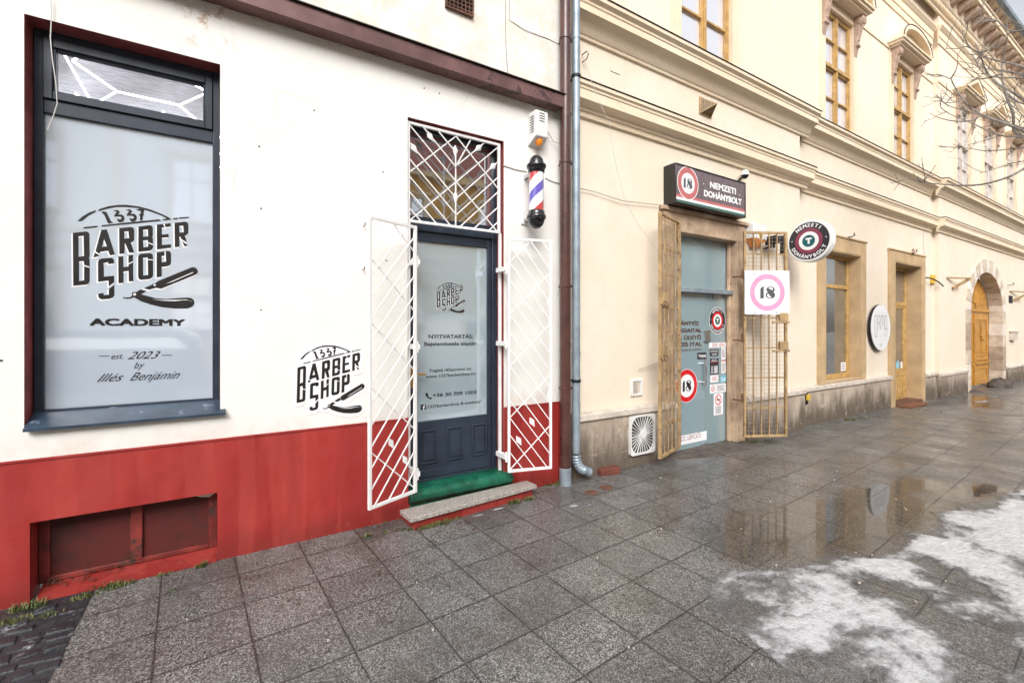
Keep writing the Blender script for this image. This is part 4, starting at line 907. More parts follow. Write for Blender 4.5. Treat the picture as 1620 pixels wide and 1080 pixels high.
# ============================================================ CREAM BUILDING
cb = empty('cream_building', (9, .02, 0), 'long cream classical town house with ochre windows and stone base', 'building')
Y1, Y2, Y3 = .02, .12, .02           # street faces of the first bay, the recessed bays and the right wing
XA, XB, XC, XE = 2.96, 7.60, 13.87, 34.0
TZ0, TZ1 = 5.0, 7.05                # upper windows
TX0, TX1, TTOP = 4.58, 5.87, 2.72    # tobacconist opening
SXa, SXb = 8.60, 9.93
DXa, DXb = 11.56, 13.0
AXa, AXb, ASP, AIN = 16.15, 19.15, 2.0, 3.07  # gateway
UW1 = [(4.70, 5.76)]; UW2 = [(8.60, 9.66), (11.50, 12.56)]; UW3 = [(15.05, 16.12), (17.30, 18.38), (19.55, 20.65), (21.85, 22.95), (24.1, 25.2)]
mb = MB('plaster_cream')
up = lambda L: [(a, b, TZ0, TZ1, .16, 'mould_cream') for a, b in L]
wall(mb, XA, XB, -.3, 9.65, Y1, up(UW1)+[(TX0, TX1, -.3, TTOP+.1, .30, 'jamb_stone')], 'plaster_cream', .5)
wall(mb, XB, XC, -.3, 9.65, Y2, up(UW2)+[(SXa, SXb, .62, 2.86, .20, 'surround'), (DXa, DXb, -.3, 2.88, .30, 'surround')], 'plaster_cream', .5)
wall(mb, XC, XE, -.3, 9.65, Y3, up(UW3)+[(AXa, AXb, -.3, AIN, .45, 'arch_stone')], 'plaster_cream', .5)
# spandrels of the arch
def ellip(n=24, x0=AXa, x1=AXb, zs=ASP, zt=AIN, off=0):
    c = (x0+x1)/2; a = (x1-x0)/2+off; h = zt-zs+off
    return [(c-a*math.cos(math.pi*k/n), zs+h*math.sin(math.pi*k/n)) for k in range(n+1)]
E0 = ellip()
left = [(x, z) for x, z in E0 if x <= (AXa+AXb)/2+1e-6]; right = [(x, z) for x, z in E0 if x >= (AXa+AXb)/2-1e-6]
fr3 = plane_y(Y3)
mb.prism([[(AXa, AIN)]+left], fr3, 0); mb.prism([[(AXb, AIN)]+right[::-1]], fr3, 0)
mb.build('wall', cb)
# plinth with capping stones
def plinth(x0, x1, Y, zt):
    L = []; mb = MB('plinth_stone'); x = x0; g = .004; random.seed(int(x0*10))
    while x < x1-.02:
        e = min(x1, x+random.uniform(.85, 1.35)); e = x1 if x1-e < .4 else e
        mb.box(x+g/2, e-g/2, Y-.055, Y-.001, -.3, zt-.07); x = e
    mb.use('cap_stone'); x = x0
    while x < x1-.02:
        e = min(x1, x+random.uniform(1.0, 1.6)); e = x1 if x1-e < .4 else e
        mb.box(x+.0015, e-.0015, Y-.085, Y-.001, zt-.069, zt-.012); mb.prof_x([(Y-.085, zt-.0115), (Y-.001, zt-.0115), (Y-.001, zt+.012)], x+.0015, e-.0015); x = e
    mb.build('plinth', cb, bevel=.004)
plinth(XA+.02, TX0-.02, Y1, .655); plinth(6.08, XB+.05, Y1, .59); plinth(XB+.06, DXa-.27, Y2, .585); plinth(DXb+.24, XC-.02, Y2, .52); plinth(XC-.05, AXa-.36, Y3, .50); plinth(AXb+.4, XE, Y3, .40)
# string courses, mitred round the projections by separate lengths butted together
LOW = [(0, 3.74), (-.03, 3.745), (-.03, 3.79), (-.05, 3.80), (-.055, 3.83), (-.085, 3.845), (-.14, 3.865), (-.14, 3.955), (-.15, 3.965), (-.15, 3.985), (-.17, 4.0), (-.17, 4.035), (0, 4.055)]
UPP = [(0, 4.56), (-.025, 4.565), (-.03, 4.59), (-.045, 4.60), (-.06, 4.65), (-.10, 4.70), (-.17, 4.735), (-.17, 4.80), (-.18, 4.81), (-.18, 4.835), (-.215, 4.86), (-.215, 4.90), (0, 4.93)]
def course(prof, name, mat='mould_cream'):
    mb = MB(mat)
    for x0, x1, Y in ((XA, XB+abs(min(p[0] for p in prof)), Y1), (XB+abs(min(p[0] for p in prof))+.001, XC-abs(min(p[0] for p in prof))-.001, Y2), (XC-abs(min(p[0] for p in prof)), XE, Y3)):
        mb.prof_x([(Y-.001+y, z) for y, z in prof], x0, x1)
    mb.use('dark_flash'); zt = prof[-2][1]; yt = prof[-2][0]; zb = prof[-1][1]; m = abs(min(p[0] for p in prof))
    for x0, x1, Y in ((XA, XB+m+.012, Y1), (XB+m+.013, XC-m-.013, Y2), (XC-m-.012, XE, Y3)):
        mb.prof_x([(Y+yt-.012, zt+.004), (Y-.0015, zb+.004), (Y-.0015, zb+.011), (Y+yt-.012, zt+.010)], x0, x1)
    return mb.build(name, cb)
course(LOW, 'string_course'); course(UPP, 'string_course')
def plain_course(prof, name):
    mb = MB('mould_cream'); m = abs(min(p[0] for p in prof))
    for x0, x1, Y in ((XA, XB+m, Y1), (XB+m+.001, XC-m-.001, Y2), (XC-m, XE, Y3)): mb.prof_x([(Y-.001+y, z) for y, z in prof], x0, x1)
    return mb.build(name, cb)
plain_course([(0, 8.06), (-.02, 8.065), (-.02, 8.20), (-.035, 8.21), (-.035, 8.36), (-.05, 8.37), (-.07, 8.42), (-.09, 8.44), (-.09, 8.46), (0, 8.475)], 'architrave')
# eaves cornice with dentils and brackets
mb = MB('mould_cream')
mb.prof_x([(Y3, 8.74), (Y3-.03, 8.75), (Y3-.03, 8.80), (Y3-.06, 8.83), (Y3-.06, 8.92), (Y3-.10, 8.94), (Y3-.12, 8.98), (Y3-.12, 9.27), (Y3-.40, 9.28), (Y3-.40, 9.36), (Y3-.43, 9.38), (Y3-.43, 9.41), (Y3-.36, 9.42), (Y3-.36, 9.56), (Y3-.50, 9.58), (Y3-.50, 9.62), (Y3, 9.66)], 6.0, XE)
x = 6.05
while x < XE-.1: mb.box(x, x+.055, Y3-.098, Y3-.061, 8.835, 8.915); x += .10
cn = mb.build('eaves_cornice', cb)
mb0 = MB('console_pink')
mb0.add([(6.2, Y3-.12, 9.00), (6.40, Y3-.12, 9.00), (6.40, Y3-.12, 9.275), (6.2, Y3-.12, 9.275), (6.2, Y3-.22, 9.06), (6.40, Y3-.22, 9.06), (6.2, Y3-.31, 9.12), (6.40, Y3-.31, 9.12), (6.2, Y3-.37, 9.20), (6.40, Y3-.37, 9.20), (6.40, Y3-.36, 9.275), (6.2, Y3-.36, 9.275)],
        [(0, 1, 5, 4), (4, 5, 7, 6), (6, 7, 9, 8), (8, 9, 10, 11), (3, 11, 10, 2), (0, 4, 6, 8, 11, 3), (1, 2, 10, 9, 7, 5)])
b0 = mb0.build('bracket', cn, bevel=.02)
k = 1
while 6.2+k*.53 < 33: b = b0.copy(); sc.collection.objects.link(b); b.parent = cn; b.location = (k*.53, 0, 0); k += 1
mb0 = MB('console_pink'); mb0.add([(6.3, Y3-.361, 9.43), (6.44, Y3-.361, 9.43), (6.44, Y3-.361, 9.565), (6.3, Y3-.361, 9.565), (6.3, Y3-.48, 9.53), (6.44, Y3-.48, 9.53), (6.44, Y3-.48, 9.565), (6.3, Y3-.48, 9.565)], [(0, 1, 5, 4), (4, 5, 6, 7), (0, 4, 7, 3), (1, 2, 6, 5)])
b0 = mb0.build('bracket', cn, bevel=.01); k = 1
while 6.3+k*.53 < 33: b = b0.copy(); sc.collection.objects.link(b); b.parent = cn; b.location = (k*.53, 0, 0); k += 1
mb = MB('zinc'); mb.prof_x([(y_+.13, z_-.27) for y_, z_ in [(Y3-.74, 9.93), (Y3-.72, 9.87), (Y3-.66, 9.84), (Y3-.60, 9.87), (Y3-.58, 9.96), (Y3-.60, 9.96), (Y3-.62, 9.905), (Y3-.66, 9.88), (Y3-.70, 9.90), (Y3-.73, 9.94)]], 6, XE); mb.build('gutter', cb)
mb = MB('brick'); mb.add([(6, Y3-.47, 9.68), (XE, Y3-.47, 9.68), (XE, 5, 11.4), (6, 5, 11.4)], [(0, 1, 2, 3)]); mb.build('roof', cb)
# tall upper windows: frame > pane, pediment, consoles
def upper_window(x0, x1, Y, kind):
    cx = (x0+x1)/2; y0 = Y+.022; mb = MB('cap_stone' if kind == 'tri' else 'wood_win')
    ring_frame(mb, x0+.004, x1-.004, TZ0+.004, TZ1-.004, y0, y0+.07, .036); zt = 6.10
    mb.box(cx-.026, cx+.026, y0-.012, y0+.06, TZ0+.04, zt-.03); mb.box(cx-.026, cx+.026, y0-.012, y0+.06, zt+.03, TZ1-.04)
    mb.box(x0+.04, x1-.04, y0-.02, y0+.065, zt-.029, zt+.029)
    for a, b in ((x0+.041, cx-.027), (cx+.027, x1-.041)):
        for c, d in ((TZ0+.041, zt-.03), (zt+.03, TZ1-.041)):
            ring_frame(mb, a, b, c, d, y0+.006, y0+.045, .020); zm = (c+d)/2; mb.box(a+.028, b-.028, y0+.01, y0+.04, zm-.012, zm+.012)
    fo = mb.build('upper_window', cb)
    mb = MB('sky_glass'); mb.box(x0+.05, x1-.05, y0+.048, y0+.054, TZ0+.05, TZ1-.05); mb.build('pane', fo)
    mb = MB('mould_cream'); w_ = .13
    for a, b in ((x0-w_, x0-.001), (x1+.001, x1+w_)): mb.box(a, b, Y-.035, Y-.001, 4.935, TZ1+.14); mb.box(a-.03 if a < x0-.05 else a+.1, b-.1 if a < x0-.05 else b+.03, Y-.022, Y-.0005, 4.935, TZ1+.14)
    mb.box(x0, x1, Y-.035, Y-.001, TZ1+.001, TZ1+.14); mb.build('surround', fo)
    if not kind: return
    for s in (-1, 1):
        mb = MB('console_pink')
        a = (x0-.13 if s < 0 else x1+.005); b = a+.125; zc_ = TZ1+.14
        mb.prof_x([(Y-.036, zc_), (Y-.17, zc_), (Y-.19, zc_-.06), (Y-.18, zc_-.14), (Y-.13, zc_-.18), (Y-.12, zc_-.26), (Y-.095, zc_-.36), (Y-.075, zc_-.45), (Y-.09, zc_-.50), (Y-.06, zc_-.56), (Y-.036, zc_-.70)], a, b)
        mb.tube([(a-.008, Y-.135, zc_-.09), (b+.008, Y-.135, zc_-.09)], .055, 14); mb.tube([(a-.012, Y-.135, zc_-.09), (b+.012, Y-.135, zc_-.09)], .022, 10); mb.tube([(a-.006, Y-.07, zc_-.50), (b+.006, Y-.07, zc_-.50)], .03, 10)
        mb.tube([((a+b)/2, Y-.19, zc_-.05), ((a+b)/2, Y-.135, zc_-.2), ((a+b)/2, Y-.08, zc_-.42)], .02, 6)
        mb.build('console', fo, bevel=.006)
    mb = MB('mould_cream'); zb = TZ1+.14; ex = .17; ext = .25
    mb.box(x0-ex, x1+ex, Y-.20, Y-.001, zb+.001, zb+.04); mb.box(x0-ext+.03, x1+ext-.03, Y-.25, Y-.001, zb+.041, zb+.085); mb.box(x0-ext, x1+ext, Y-.28, Y-.001, zb+.086, zb+.115)
    z0 = zb+.116; W2 = (x1-x0)/2+ext; f = plane_y(Y); n = 18
    if kind == 'arch':
        Rr = lambda off, h: [(cx-(W2-off)*math.cos(math.pi*i/n), z0+max(0, h)*math.sin(math.pi*i/n)) for i in range(n+1)]
        h = .37; out = Rr(0, h); inn = Rr(.09, h-.08)
        mb.prism([out+inn[::-1]], f, .28, .001); mb.prism([inn], f, .16, .001)
        mb.use('dark_flash'); o2 = [(x, z+.010) for x, z in Rr(-.01, h)]; mb.prism([o2+[(x, z+.002) for x, z in out[::-1]]], f, .29, .275)
        mb.use('surround'); mb.prism([Rr(.20, h-.17)], f, .164)
    else:
        h = .38; out = [(cx-W2, z0), (cx, z0+h), (cx+W2, z0)]; inn = [(cx-W2+.2, z0+.001), (cx, z0+h-.12), (cx+W2-.2, z0+.001)]
        mb.prism([[out[0], out[1], out[2], inn[2], inn[1], inn[0]]], f, .28, .001); mb.prism([inn], f, .16, .001)
        mb.use('dark_flash'); mb.prism([[(cx-W2-.02, z0+.002), (cx, z0+h+.016), (cx+W2+.02, z0+.002), (cx+W2, z0+.002), (cx, z0+h+.003), (cx-W2, z0+.002)]], f, .29, .275)
        mb.use('surround'); mb.prism([[(cx-W2+.40, z0+.03), (cx, z0+h-.20), (cx+W2-.40, z0+.03)]], f, .164)
    mb.build('pediment', fo)
for L, Y, k in ((UW1, Y1, ''), (UW2, Y2, 'arch'), (UW3, Y3, 'tri')):
    for a, b in L: upper_window(a, b, Y, k)
mb = MB('mould_cream')                                   # impost band between the window heads
def bands(Y, xs):
    for a, b in zip(xs[::2], xs[1::2]): mb = MB('mould_cream'); mb.box(a, b, Y-.018, Y-.0008, 7.19, 7.235); mb.build('impost_band', cb)
bands(Y2, [XB+.02, 8.60-.17, 9.66+.17, 11.5-.17, 12.56+.17, XC-.02]); bands(Y3, [XC-.017, 15.05-.17, 16.12+.17, 17.3-.17, 18.38+.17, 19.55-.17, 20.65+.17, 21.85-.17])
# ----- tobacconist entrance
mb = MB('jamb_stone'); YS = Y1-.03
mb.box(TX1+.001, 6.065, YS, Y1-.001, -.1, 2.95); mb.box(TX0-.2, TX0-.001, YS, Y1-.001, -.1, 2.95); mb.box(TX0-.0005, TX1+.0005, YS, Y1+.29, TTOP, 2.95)
mb.box(TX1-.045, TX1-.001, Y1+.055, Y1+.10, -.1, TTOP-.001); mb.box(TX0-.26, 6.12, YS-.03, Y1-.001, 2.951, 3.0)
js = mb.build('door_surround', cb, bevel=.008)
YG2 = .135
mb = MB('steel'); mb.use('zinc')
sd_ = None
mb.box(TX0+.002, TX1-.05, YG2-.01, YG2+.02, TTOP-.045, TTOP-.003); mb.box(TX0+.002, TX0+.03, YG2-.009, YG2+.02, 2.06, TTOP-.046); mb.box(TX1-.080, TX1-.05, YG2-.009, YG2+.02, 2.06, TTOP-.046)
mb.box(TX0+.002, TX1+.09, YG2-.16, YG2+.02, 1.985, 2.035) if False else mb.box(TX0+.002, TX1-.01, YG2-.09, YG2+.02, 2.0, 2.055)
shopd = mb.build('shop_door', cb, bevel=.003)
mb = MB('frost_teal'); mb.box(TX0+.03, TX1-.08, YG2, YG2+.01, 2.056, TTOP-.046); mb.box(TX0+.003, 5.375, YG2, YG2+.01, -.035, 1.998); mb.box(5.379, TX1-.048, YG2, YG2+.01, -.035, 1.998); mb.build('glass_panel', shopd)
mb = MB('steel'); p, q = at(1116.5, 568, .07), at(1116.5, 612, .07); mb.tube([(p[0], .07, p[1]), (q[0], .07, q[1])], .013, 12)
for z in (p[1]-.06, q[1]+.06): mb.tube([(p[0], .07, z), (p[0], YG2, z)], .008, 8)
mb.build('door_handle', shopd)
mb = MB('steel'); a = at(1116, 522, YG2-.03); b = at(1124, 540, YG2-.03); mb.box(a[0], b[0], YG2-.03, YG2-.001, b[1], a[1]); a = at(1110, 697, YG2-.02); mb.box(a[0], a[0]+.13, YG2-.03, YG2-.001, -.03, .02); a = at(1127, 470, YG2); mb.box(a[0], a[0]+.04, YG2-.03, YG2-.001, 1.94, 1.995); mb.build('lock', shopd)
fr = plane_y(YG2)
def PX(x, y): return at(x, y, YG2)
def zz1(*pts): return [PX(1060+x/10.8, 460+y/10.8) for x, y in pts]
def zz2(*pts): return [PX(1060+x/6.745, 550+y/6.745) for x, y in pts]
def quad(p0, p1): return [(p0[0], p1[1]), (p1[0], p1[1]), (p1[0], p0[1]), (p0[0], p0[1])]
def R2(x0, y0, x1, y1): # picture rectangle on the glass -> level rectangle
    a, b = PX(x0, y0), PX(x1, y1); xm = (y0+y1)/2; c = PX((x0+x1)/2, y0)[1]; d = PX((x0+x1)/2, y1)[1]; return a[0], b[0], d, c
mb = MB('ink_brown')
RX = PX(1110, 512)[0]
for body, wpx, yb, cap in (('ÁSVÁNYVÍZ', 1, 514.5, .052), ('ENERGIAITAL', 1, 525.7, .054), ('KÁVÉ - ÜDÍTŐ', 1, 537, .052), ('SZESZES ITAL', 1, 547, .054)):
    r_ = {'ÁSVÁNYVÍZ': 1105.7, 'ENERGIAITAL': 1110, 'KÁVÉ - ÜDÍTŐ': 1109.2, 'SZESZES ITAL': 1110.5}[body]; e = PX(r_, yb); Wd = len(body)*.062
    put_text(mb, fr, body, e[0]-Wd, e[0], e[1], cap, .001, .055)
e = PX(1110.5, 554); put_text(mb, fr, 'ÉTELEK - CUKOR ÉS CUKORKA', e[0]-.62, e[0], e[1], .026, .001, .02)
mb.build('lettering', shopd, recalc=False)
def roundel(mb, fr, cx, cy, r, d, red='sign_red', dark='sign_char', grn='sign_green', rim='vinyl_white', tb=.025):
    mb.use(rim).prism([circ(cx, cy, r, 56)], fr, d+.0005); mb.use(dark).prism([circ(cx, cy, r*.955, 56)], fr, d+.001)
    mb.use(red).prism([circ(cx, cy, r*.65, 48)], fr, d+.0015); mb.use('vinyl_white').prism([circ(cx, cy, r*.47, 48)], fr, d+.002); mb.use(grn).prism([circ(cx, cy, r*.30, 40)], fr, d+.0025)
    mb.use('vinyl_white'); k = r*.14; mb.prism([[(cx-k, cy+k*1.1), (cx+k*1.05, cy+k*1.1), (cx+k*1.05, cy+k*.45), (cx+k*.38, cy+k*.45), (cx+k*.38, cy-k*1.1), (cx-k*.33, cy-k*1.1), (cx-k*.33, cy+k*.45), (cx-k, cy+k*.45)]], fr, d+.003)
    arc_text(mb, fr, 'NEMZETI', cx, cy, r*.80, r*.17, 131, 49, d+.0025, True, tb); arc_text(mb, fr, 'DOHÁNYBOLT', cx, cy, r*.80, r*.17, 207, 333, d+.0025, False, tb)
    for s in (-1, 1): mb.prism([circ(cx+s*r*.8, cy+r*.08, r*.03, 8)], fr, d+.0025)
def sticker(fn):
    m = MB('vinyl_white'); fn(m); return m.build('sticker', shopd, recalc=False)
def s_round(m): 
    c = PX(1135, 507); r = abs(PX(1135, 485)[1]-c[1]); roundel(m, fr, c[0], c[1], r*.98, 0)
sticker(s_round)
def s_18(m):
    c = PX(1086.5, 610); r = abs(PX(1086.5, 583.5)[1]-c[1]); m.prism([circ(*c, r, 56)], fr, .0005); m.use('sign_red').prism([circ(*c, r*.97, 56)], fr, .001); m.use('vinyl_white').prism([circ(*c, r*.68, 48)], fr, .0015)
    m.use('ink'); put_18(m, fr, c[0]-r*.40, c[0]+r*.44, c[1]-r*.33, c[1]+r*.33, .002)
sticker(s_18)
def panel(m, x0, y0, x1, y1, mat, d=.0006):
    a, b, c, e = R2(x0, y0, x1, y1); m.use(mat).prism([rect(a, b, c, e)], fr, d); return a, b, c, e
def tx(m, body, box, f0, f1, v, cap, mat, bold=.02):
    a, b, c, e = box; m.use(mat); put_text(m, fr, body, a+(b-a)*f0, a+(b-a)*f1, c+(e-c)*v, (e-c)*cap, .0018, bold)
def lines(m, box, n, f0, f1, v0, v1, mat='grey_num'):
    a, b, c, e = box; m.use(mat)
    for i in range(n):
        z = c+(e-c)*(v0+(v1-v0)*(i+.5)/n); h = (e-c)*(v1-v0)/n*.2; k = f1-(f1-f0)*.18*((i*7) % 3)/2; m.prism([rect(a+(b-a)*f0, a+(b-a)*k, z-h, z+h)], fr, .0014)
def s_tolni(m): bx = panel(m, 1103, 557.5, 1117.5, 568, 'sign_char'); tx(m, 'TOLNI', bx, .12, .9, .28, .42, 'vinyl_white', .03)
def s_step(m): bx = panel(m, 1072, 685.5, 1118, 700, 'vinyl_white'); a, b, c, e = bx; m.use('sign_maroon'); put_text(m, fr, 'VIGYÁZZ, LÉPCSŐ!', a-.16, b-.13, c+.05, .055, .0018, .0); 
def s_open(m): bx = panel(m, 1122.7, 552.5, 1136.5, 563, 'sign_char'); tx(m, 'NYITVA', bx, .1, .9, .58, .28, 'vinyl_white', .02); tx(m, 'OPEN', bx, .25, .8, .16, .24, 'vinyl_white', .02)
def s_top(m): bx = panel(m, 1121.5, 541.5, 1150, 549.5, 'vinyl_white'); lines(m, bx, 4, .18, .5, .15, .9, 'sign_rose'); lines(m, bx, 4, .55, .92, .15, .9, 'sign_rose')
def s_hours(m):
    bx = panel(m, 1123, 567, 1137, 592.5, 'sign_char'); tx(m, 'NEMZETI', bx, .22, .75, .90, .06, 'vinyl_white'); tx(m, 'DOHÁNYBOLT', bx, .12, .88, .81, .06, 'vinyl_white')
    a, b, c, e = bx; m.use('sign_red').prism([rect(a, b, c+(e-c)*.755, c+(e-c)*.775)], fr, .0014); m.use('vinyl_white').prism([rect(a+(b-a)*.5, a+(b-a)*.85, c+(e-c)*.08, c+(e-c)*.55)], fr, .0012); lines(m, bx, 7, .12, .42, .08, .55, 'vinyl_white'); lines(m, bx, 7, .54, .82, .08, .55)
def s_white(m): bx = panel(m, 1123.5, 593, 1136.5, 604.5, 'vinyl_white'); lines(m, bx, 4, .2, .85, .2, .85, 'sign_rose')
def s_tall(m): bx = panel(m, 1141, 550, 1148, 590, 'vinyl_white'); lines(m, bx, 11, .15, .85, .04, .40); lines(m, bx, 8, .15, .85, .62, .95); a, b, c, e = bx; m.use('sign_rose').prism([rect(a, b, c+(e-c)*.47, c+(e-c)*.53)], fr, .0014)
def s_blue(m): bx = panel(m, 1140, 593, 1149, 604, 'blue_vinyl'); lines(m, bx, 1, .1, .9, .75, .95, 'sign_teal'); tx(m, '13', bx, .2, .75, .15, .4, 'vinyl_white')
def s_18b(m):
    bx = panel(m, 1123, 607, 1148.5, 621, 'vinyl_white'); c = PX(1128, 614.5); m.use('sign_red').prism([circ(*c, .042, 32)], fr, .0012); m.use('vinyl_white').prism([circ(*c, .032, 32)], fr, .0016); m.use('ink'); put_18(m, fr, c[0]-.017, c[0]+.018, c[1]-.014, c[1]+.014, .002); lines(m, bx, 5, .42, .92, .15, .85)
def s_smoke(m):
    bx = panel(m, 1129, 622, 1143.8, 656, 'vinyl_white'); c = PX(1136.3, 632); m.use('sign_red').prism([circ(*c, .072, 36), circ(*c, .058, 36)], fr, .0012); m.use('ink').prism([rect(c[0]-.04, c[0]+.035, c[1]-.008, c[1]+.008)], fr, .0014); m.use('sign_red').prism([[(c[0]-.048, c[1]+.040), (c[0]-.038, c[1]+.050), (c[0]+.048, c[1]-.040), (c[0]+.038, c[1]-.050)]], fr, .0018)
    lines(m, bx, 9, .18, .85, .06, .42)
for f_ in (s_tolni, s_step, s_open, s_top, s_hours, s_white, s_tall, s_blue, s_18b, s_smoke): sticker(f_)
mb = MB('boulder'); mb.prof_x([(.30, -.10), (-.30, -.10), (-.30, -.03), (-.28, -.015), (.30, -.002)], TX0-.05, 6.0); mb.build('door_sill', cb)
# ----- grating gates of the tobacconist
def grating(hx, hy, ox, oy, z0, z1, nb, lab, rungs):
    g = empty('grating_gate', (hx, hy, z0), lab, 'security gate', 'ochre bar gates of the tobacco shop')
    U = Vector((ox-hx, oy-hy, 0)); W = U.length; U.normalize(); Z = Vector((0, 0, 1)); nrm = U.cross(Z).normalized()
    if nrm.y > 0: nrm = -nrm
    F = lambda u, z, d=0.: Vector((hx, hy, 0))+U*u+Z*z+nrm*d
    mb = MB('ochre'); t = .030
    for u in (t/2, W-t/2): mb.obox(F(u, (z0+z1)/2), U, Z, nrm, t/2, (z1-z0)/2, .018)
    for z in (z0+t/2, z1-t/2): mb.obox(F(W/2, z), U, Z, nrm, W/2-t, t/2, .016)
    mb.build('frame', g, bevel=.003)
    for i in range(1, nb+1):
        u = t+(W-2*t)*i/(nb+1); mb = MB('ochre'); mb.obox(F(u, (z0+z1)/2, .004), U, Z, nrm, .0062, (z1-z0)/2-t, .0062); mb.build('bar', g)
    for z in rungs: mb = MB('ochre'); mb.obox(F(W/2, z, -.008), U, Z, nrm, W/2-t, .009, .004); mb.build('crossbar', g)
    mb = MB('cable'); d = -.018; n = int((W-2*t)/.055)
    for i in range(1, n): u = t+(W-2*t)*i/n; mb.bar(F(u, z0+t, d), F(u+random.uniform(-.003, .003), z1-t, d), .003, .003, up=nrm)
    z = z0+t+.05
    while z < z1-t: mb.bar(F(t, z, d-.003), F(W-t, z+random.uniform(-.004, .004), d-.003), .003, .003, up=nrm); z += .055
    mb.build('wire_mesh', g)
    return g, F, W
g1, F1, W1 = grating(4.62, -.045, 4.02, -.245, .10, 2.83, 4, 'ochre steel bar gate folded open on the left of the tobacco shop door', (.45, .85, 1.1, 1.5, 1.78, 2.15, 2.45))
g2, F2, W2_ = grating(5.80, -.14, 6.345, -.415, .09, 2.83, 4, 'ochre steel bar gate folded open on the right of the tobacco shop door', (.48, .88, 1.28, 1.68, 1.75, 2.2, 2.53))
for g, F, W, zs in ((g1, F1, W1, (1.85, 1.25)), (g2, F2, W2_, (1.65, 1.27))):
    for z in zs:
        mb = MB('ochre'); Ux = (F(1, 0)-F(0, 0)); nn = (F(0, 0, 1)-F(0, 0)); mb.obox(F(W-.07, z+.04, .03), Ux, Vector((0, 0, 1)), nn, .06, .055, .02); mb.obox(F(W-.1, z-.03, .028), Ux, Vector((0, 0, 1)), nn, .12, .012, .012); mb.build('lock_box', g, bevel=.003)
    for z in (.55, 1.35, 2.2):
        mb = MB('rust'); p = F(-.02, z); mb.tube([p, p+Vector((0, 0, .12))], .012, 8); mb.bar(p+Vector((0, 0, .03)), (p.x, .0, z+.03), .02, .008); mb.build('hinge', g)
mb = MB('vinyl_white'); frs = lambda u, v, d=0.: F2(u, v, .045+d)
mb.prism([rect(-.01, W2_+.005, 1.725, 2.305)], frs, 0, -.006); c = (W2_/2, 2.015); mb.use('sign_pink').prism([circ(*c, .245, 56), circ(*c, .178, 56)[::-1]], frs, .001)
mb.use('grey_num'); put_18(mb, frs, c[0]-.105, c[0]+.115, c[1]-.08, c[1]+.08, .001)
mb.use('black_matt'); mb.prism([rect(.1, .125, 2.255, 2.262)], frs, .001); mb.prism([rect(.12, .14, 1.74, 1.75)], frs, .001); mb.prism([rect(.43, .44, 1.74, 1.76)], frs, .001)
tag(mb.build('age_limit_sign', origin=F2(W2_/2, 1.725), recalc=False), 'square white sign with pink ring and grey 18 hung on the right bar gate', 'sign')
# ----- box sign
bs = empty('box_sign', (5.1, 0, 3.0), 'long dark box sign with 18 roundel above the tobacco shop door', 'sign')
x0, x1, z0, z1, Yf = 4.405, 5.83, 3.005, 3.472, -.15
mb = MB('black'); ring_frame(mb, x0, x1, z0, z1, Yf-.006, Y1-.002, .014); mb.box(x0+.014, x1-.014, Yf+.01, Y1-.003, z0+.014, z1-.014); mb.build('case', bs, bevel=.003)
mb = MB('sign_grey'); fr = plane_y(Yf+.004); mb.prism([rect(x0+.014, x1-.014, z0+.014, z1-.014)], fr, .001, -.004)
h = z1-z0
mb.use('sign_rose').prism([rect(x0+.016, x1-.016, z0+.165*h, z0+.235*h)], fr, .0015); mb.use('vinyl_white').prism([rect(x0+.016, x1-.016, z0+.10*h, z0+.165*h)], fr, .0015); mb.use('sign_green2').prism([rect(x0+.016, x1-.016, z0+.032*h, z0+.10*h)], fr, .0015)
c = (x0+.235, z0+.56*h); r = .187; mb.use('vinyl_white').prism([circ(*c, r*1.06, 56)], fr, .002); mb.use('sign_rose').prism([circ(*c, r, 56)], fr, .0025); mb.use('vinyl_white').prism([circ(*c, r*.66, 56)], fr, .003)
mb.use('grey_num'); put_18(mb, fr, c[0]-.085, c[0]+.085, c[1]-.062, c[1]+.062, .0035)
mb.use('vinyl_white'); put_text(mb, fr, 'NEMZETI', x0+.66, x0+1.21, z0+.60*h, .08, .002, .045); put_text(mb, fr, 'DOHÁNYBOLT', x0+.54, x0+1.34, z0+.34*h, .08, .002, .045)
for u, v in ((.535, .66), (1.30, .62)): mb.prism([circ(x0+u, z0+v*h, .008, 10)], fr, .002)
mb.build('face', bs, recalc=False)
# ----- round blade sign, at right angles to the wall
rs_ = empty('round_sign', (7.0, 0, 2.5), 'round black white and maroon double sided sign with T projecting from the cream wall', 'sign')
XS = 7.0; cy_, cz_, rS = -.385, at(1281, 381, 0)[1], .30
cz_ = 1.55+(518-381)/FPX*((XS*math.sin(T))+(3.61+cy_)*math.cos(T))
frb = lambda u, v, d=0.: Vector((XS-d, cy_-u, cz_+v))     # seen from the left: u runs towards the street
mb = MB('white_plastic'); mb.smooth = True
for a, b in ((0, .055), (.065, .12)):
    n = 56; ring = []
    prof = [(rS-.012, a), (rS, a+.012), (rS, b-.012), (rS-.012, b)]
    vs = []; 
    for rr_, dx in prof: vs += [(XS+dx, cy_+rr_*math.cos(2*math.pi*k/n), cz_+rr_*math.sin(2*math.pi*k/n)) for k in range(n)]
    fs = [[i*n+k, i*n+(k+1) % n, (i+1)*n+(k+1) % n, (i+1)*n+k] for i in range(3) for k in range(n)]; mb.add(vs, fs, True); mb.add(vs[:n], [list(range(n))], False); mb.add(vs[-n:], [list(range(n))], False)
mb.lathe([(0, 0), (.001, 0)], (XS, cy_, cz_), 4); mb.build('disc_case', rs_)
mb = MB('vinyl_white'); roundel(mb, frb, 0, 0, rS*.93, 0, 'sign_maroon', 'sign_char', 'sign_teal', 'vinyl_white', .04); mb.build('face', rs_, recalc=False)
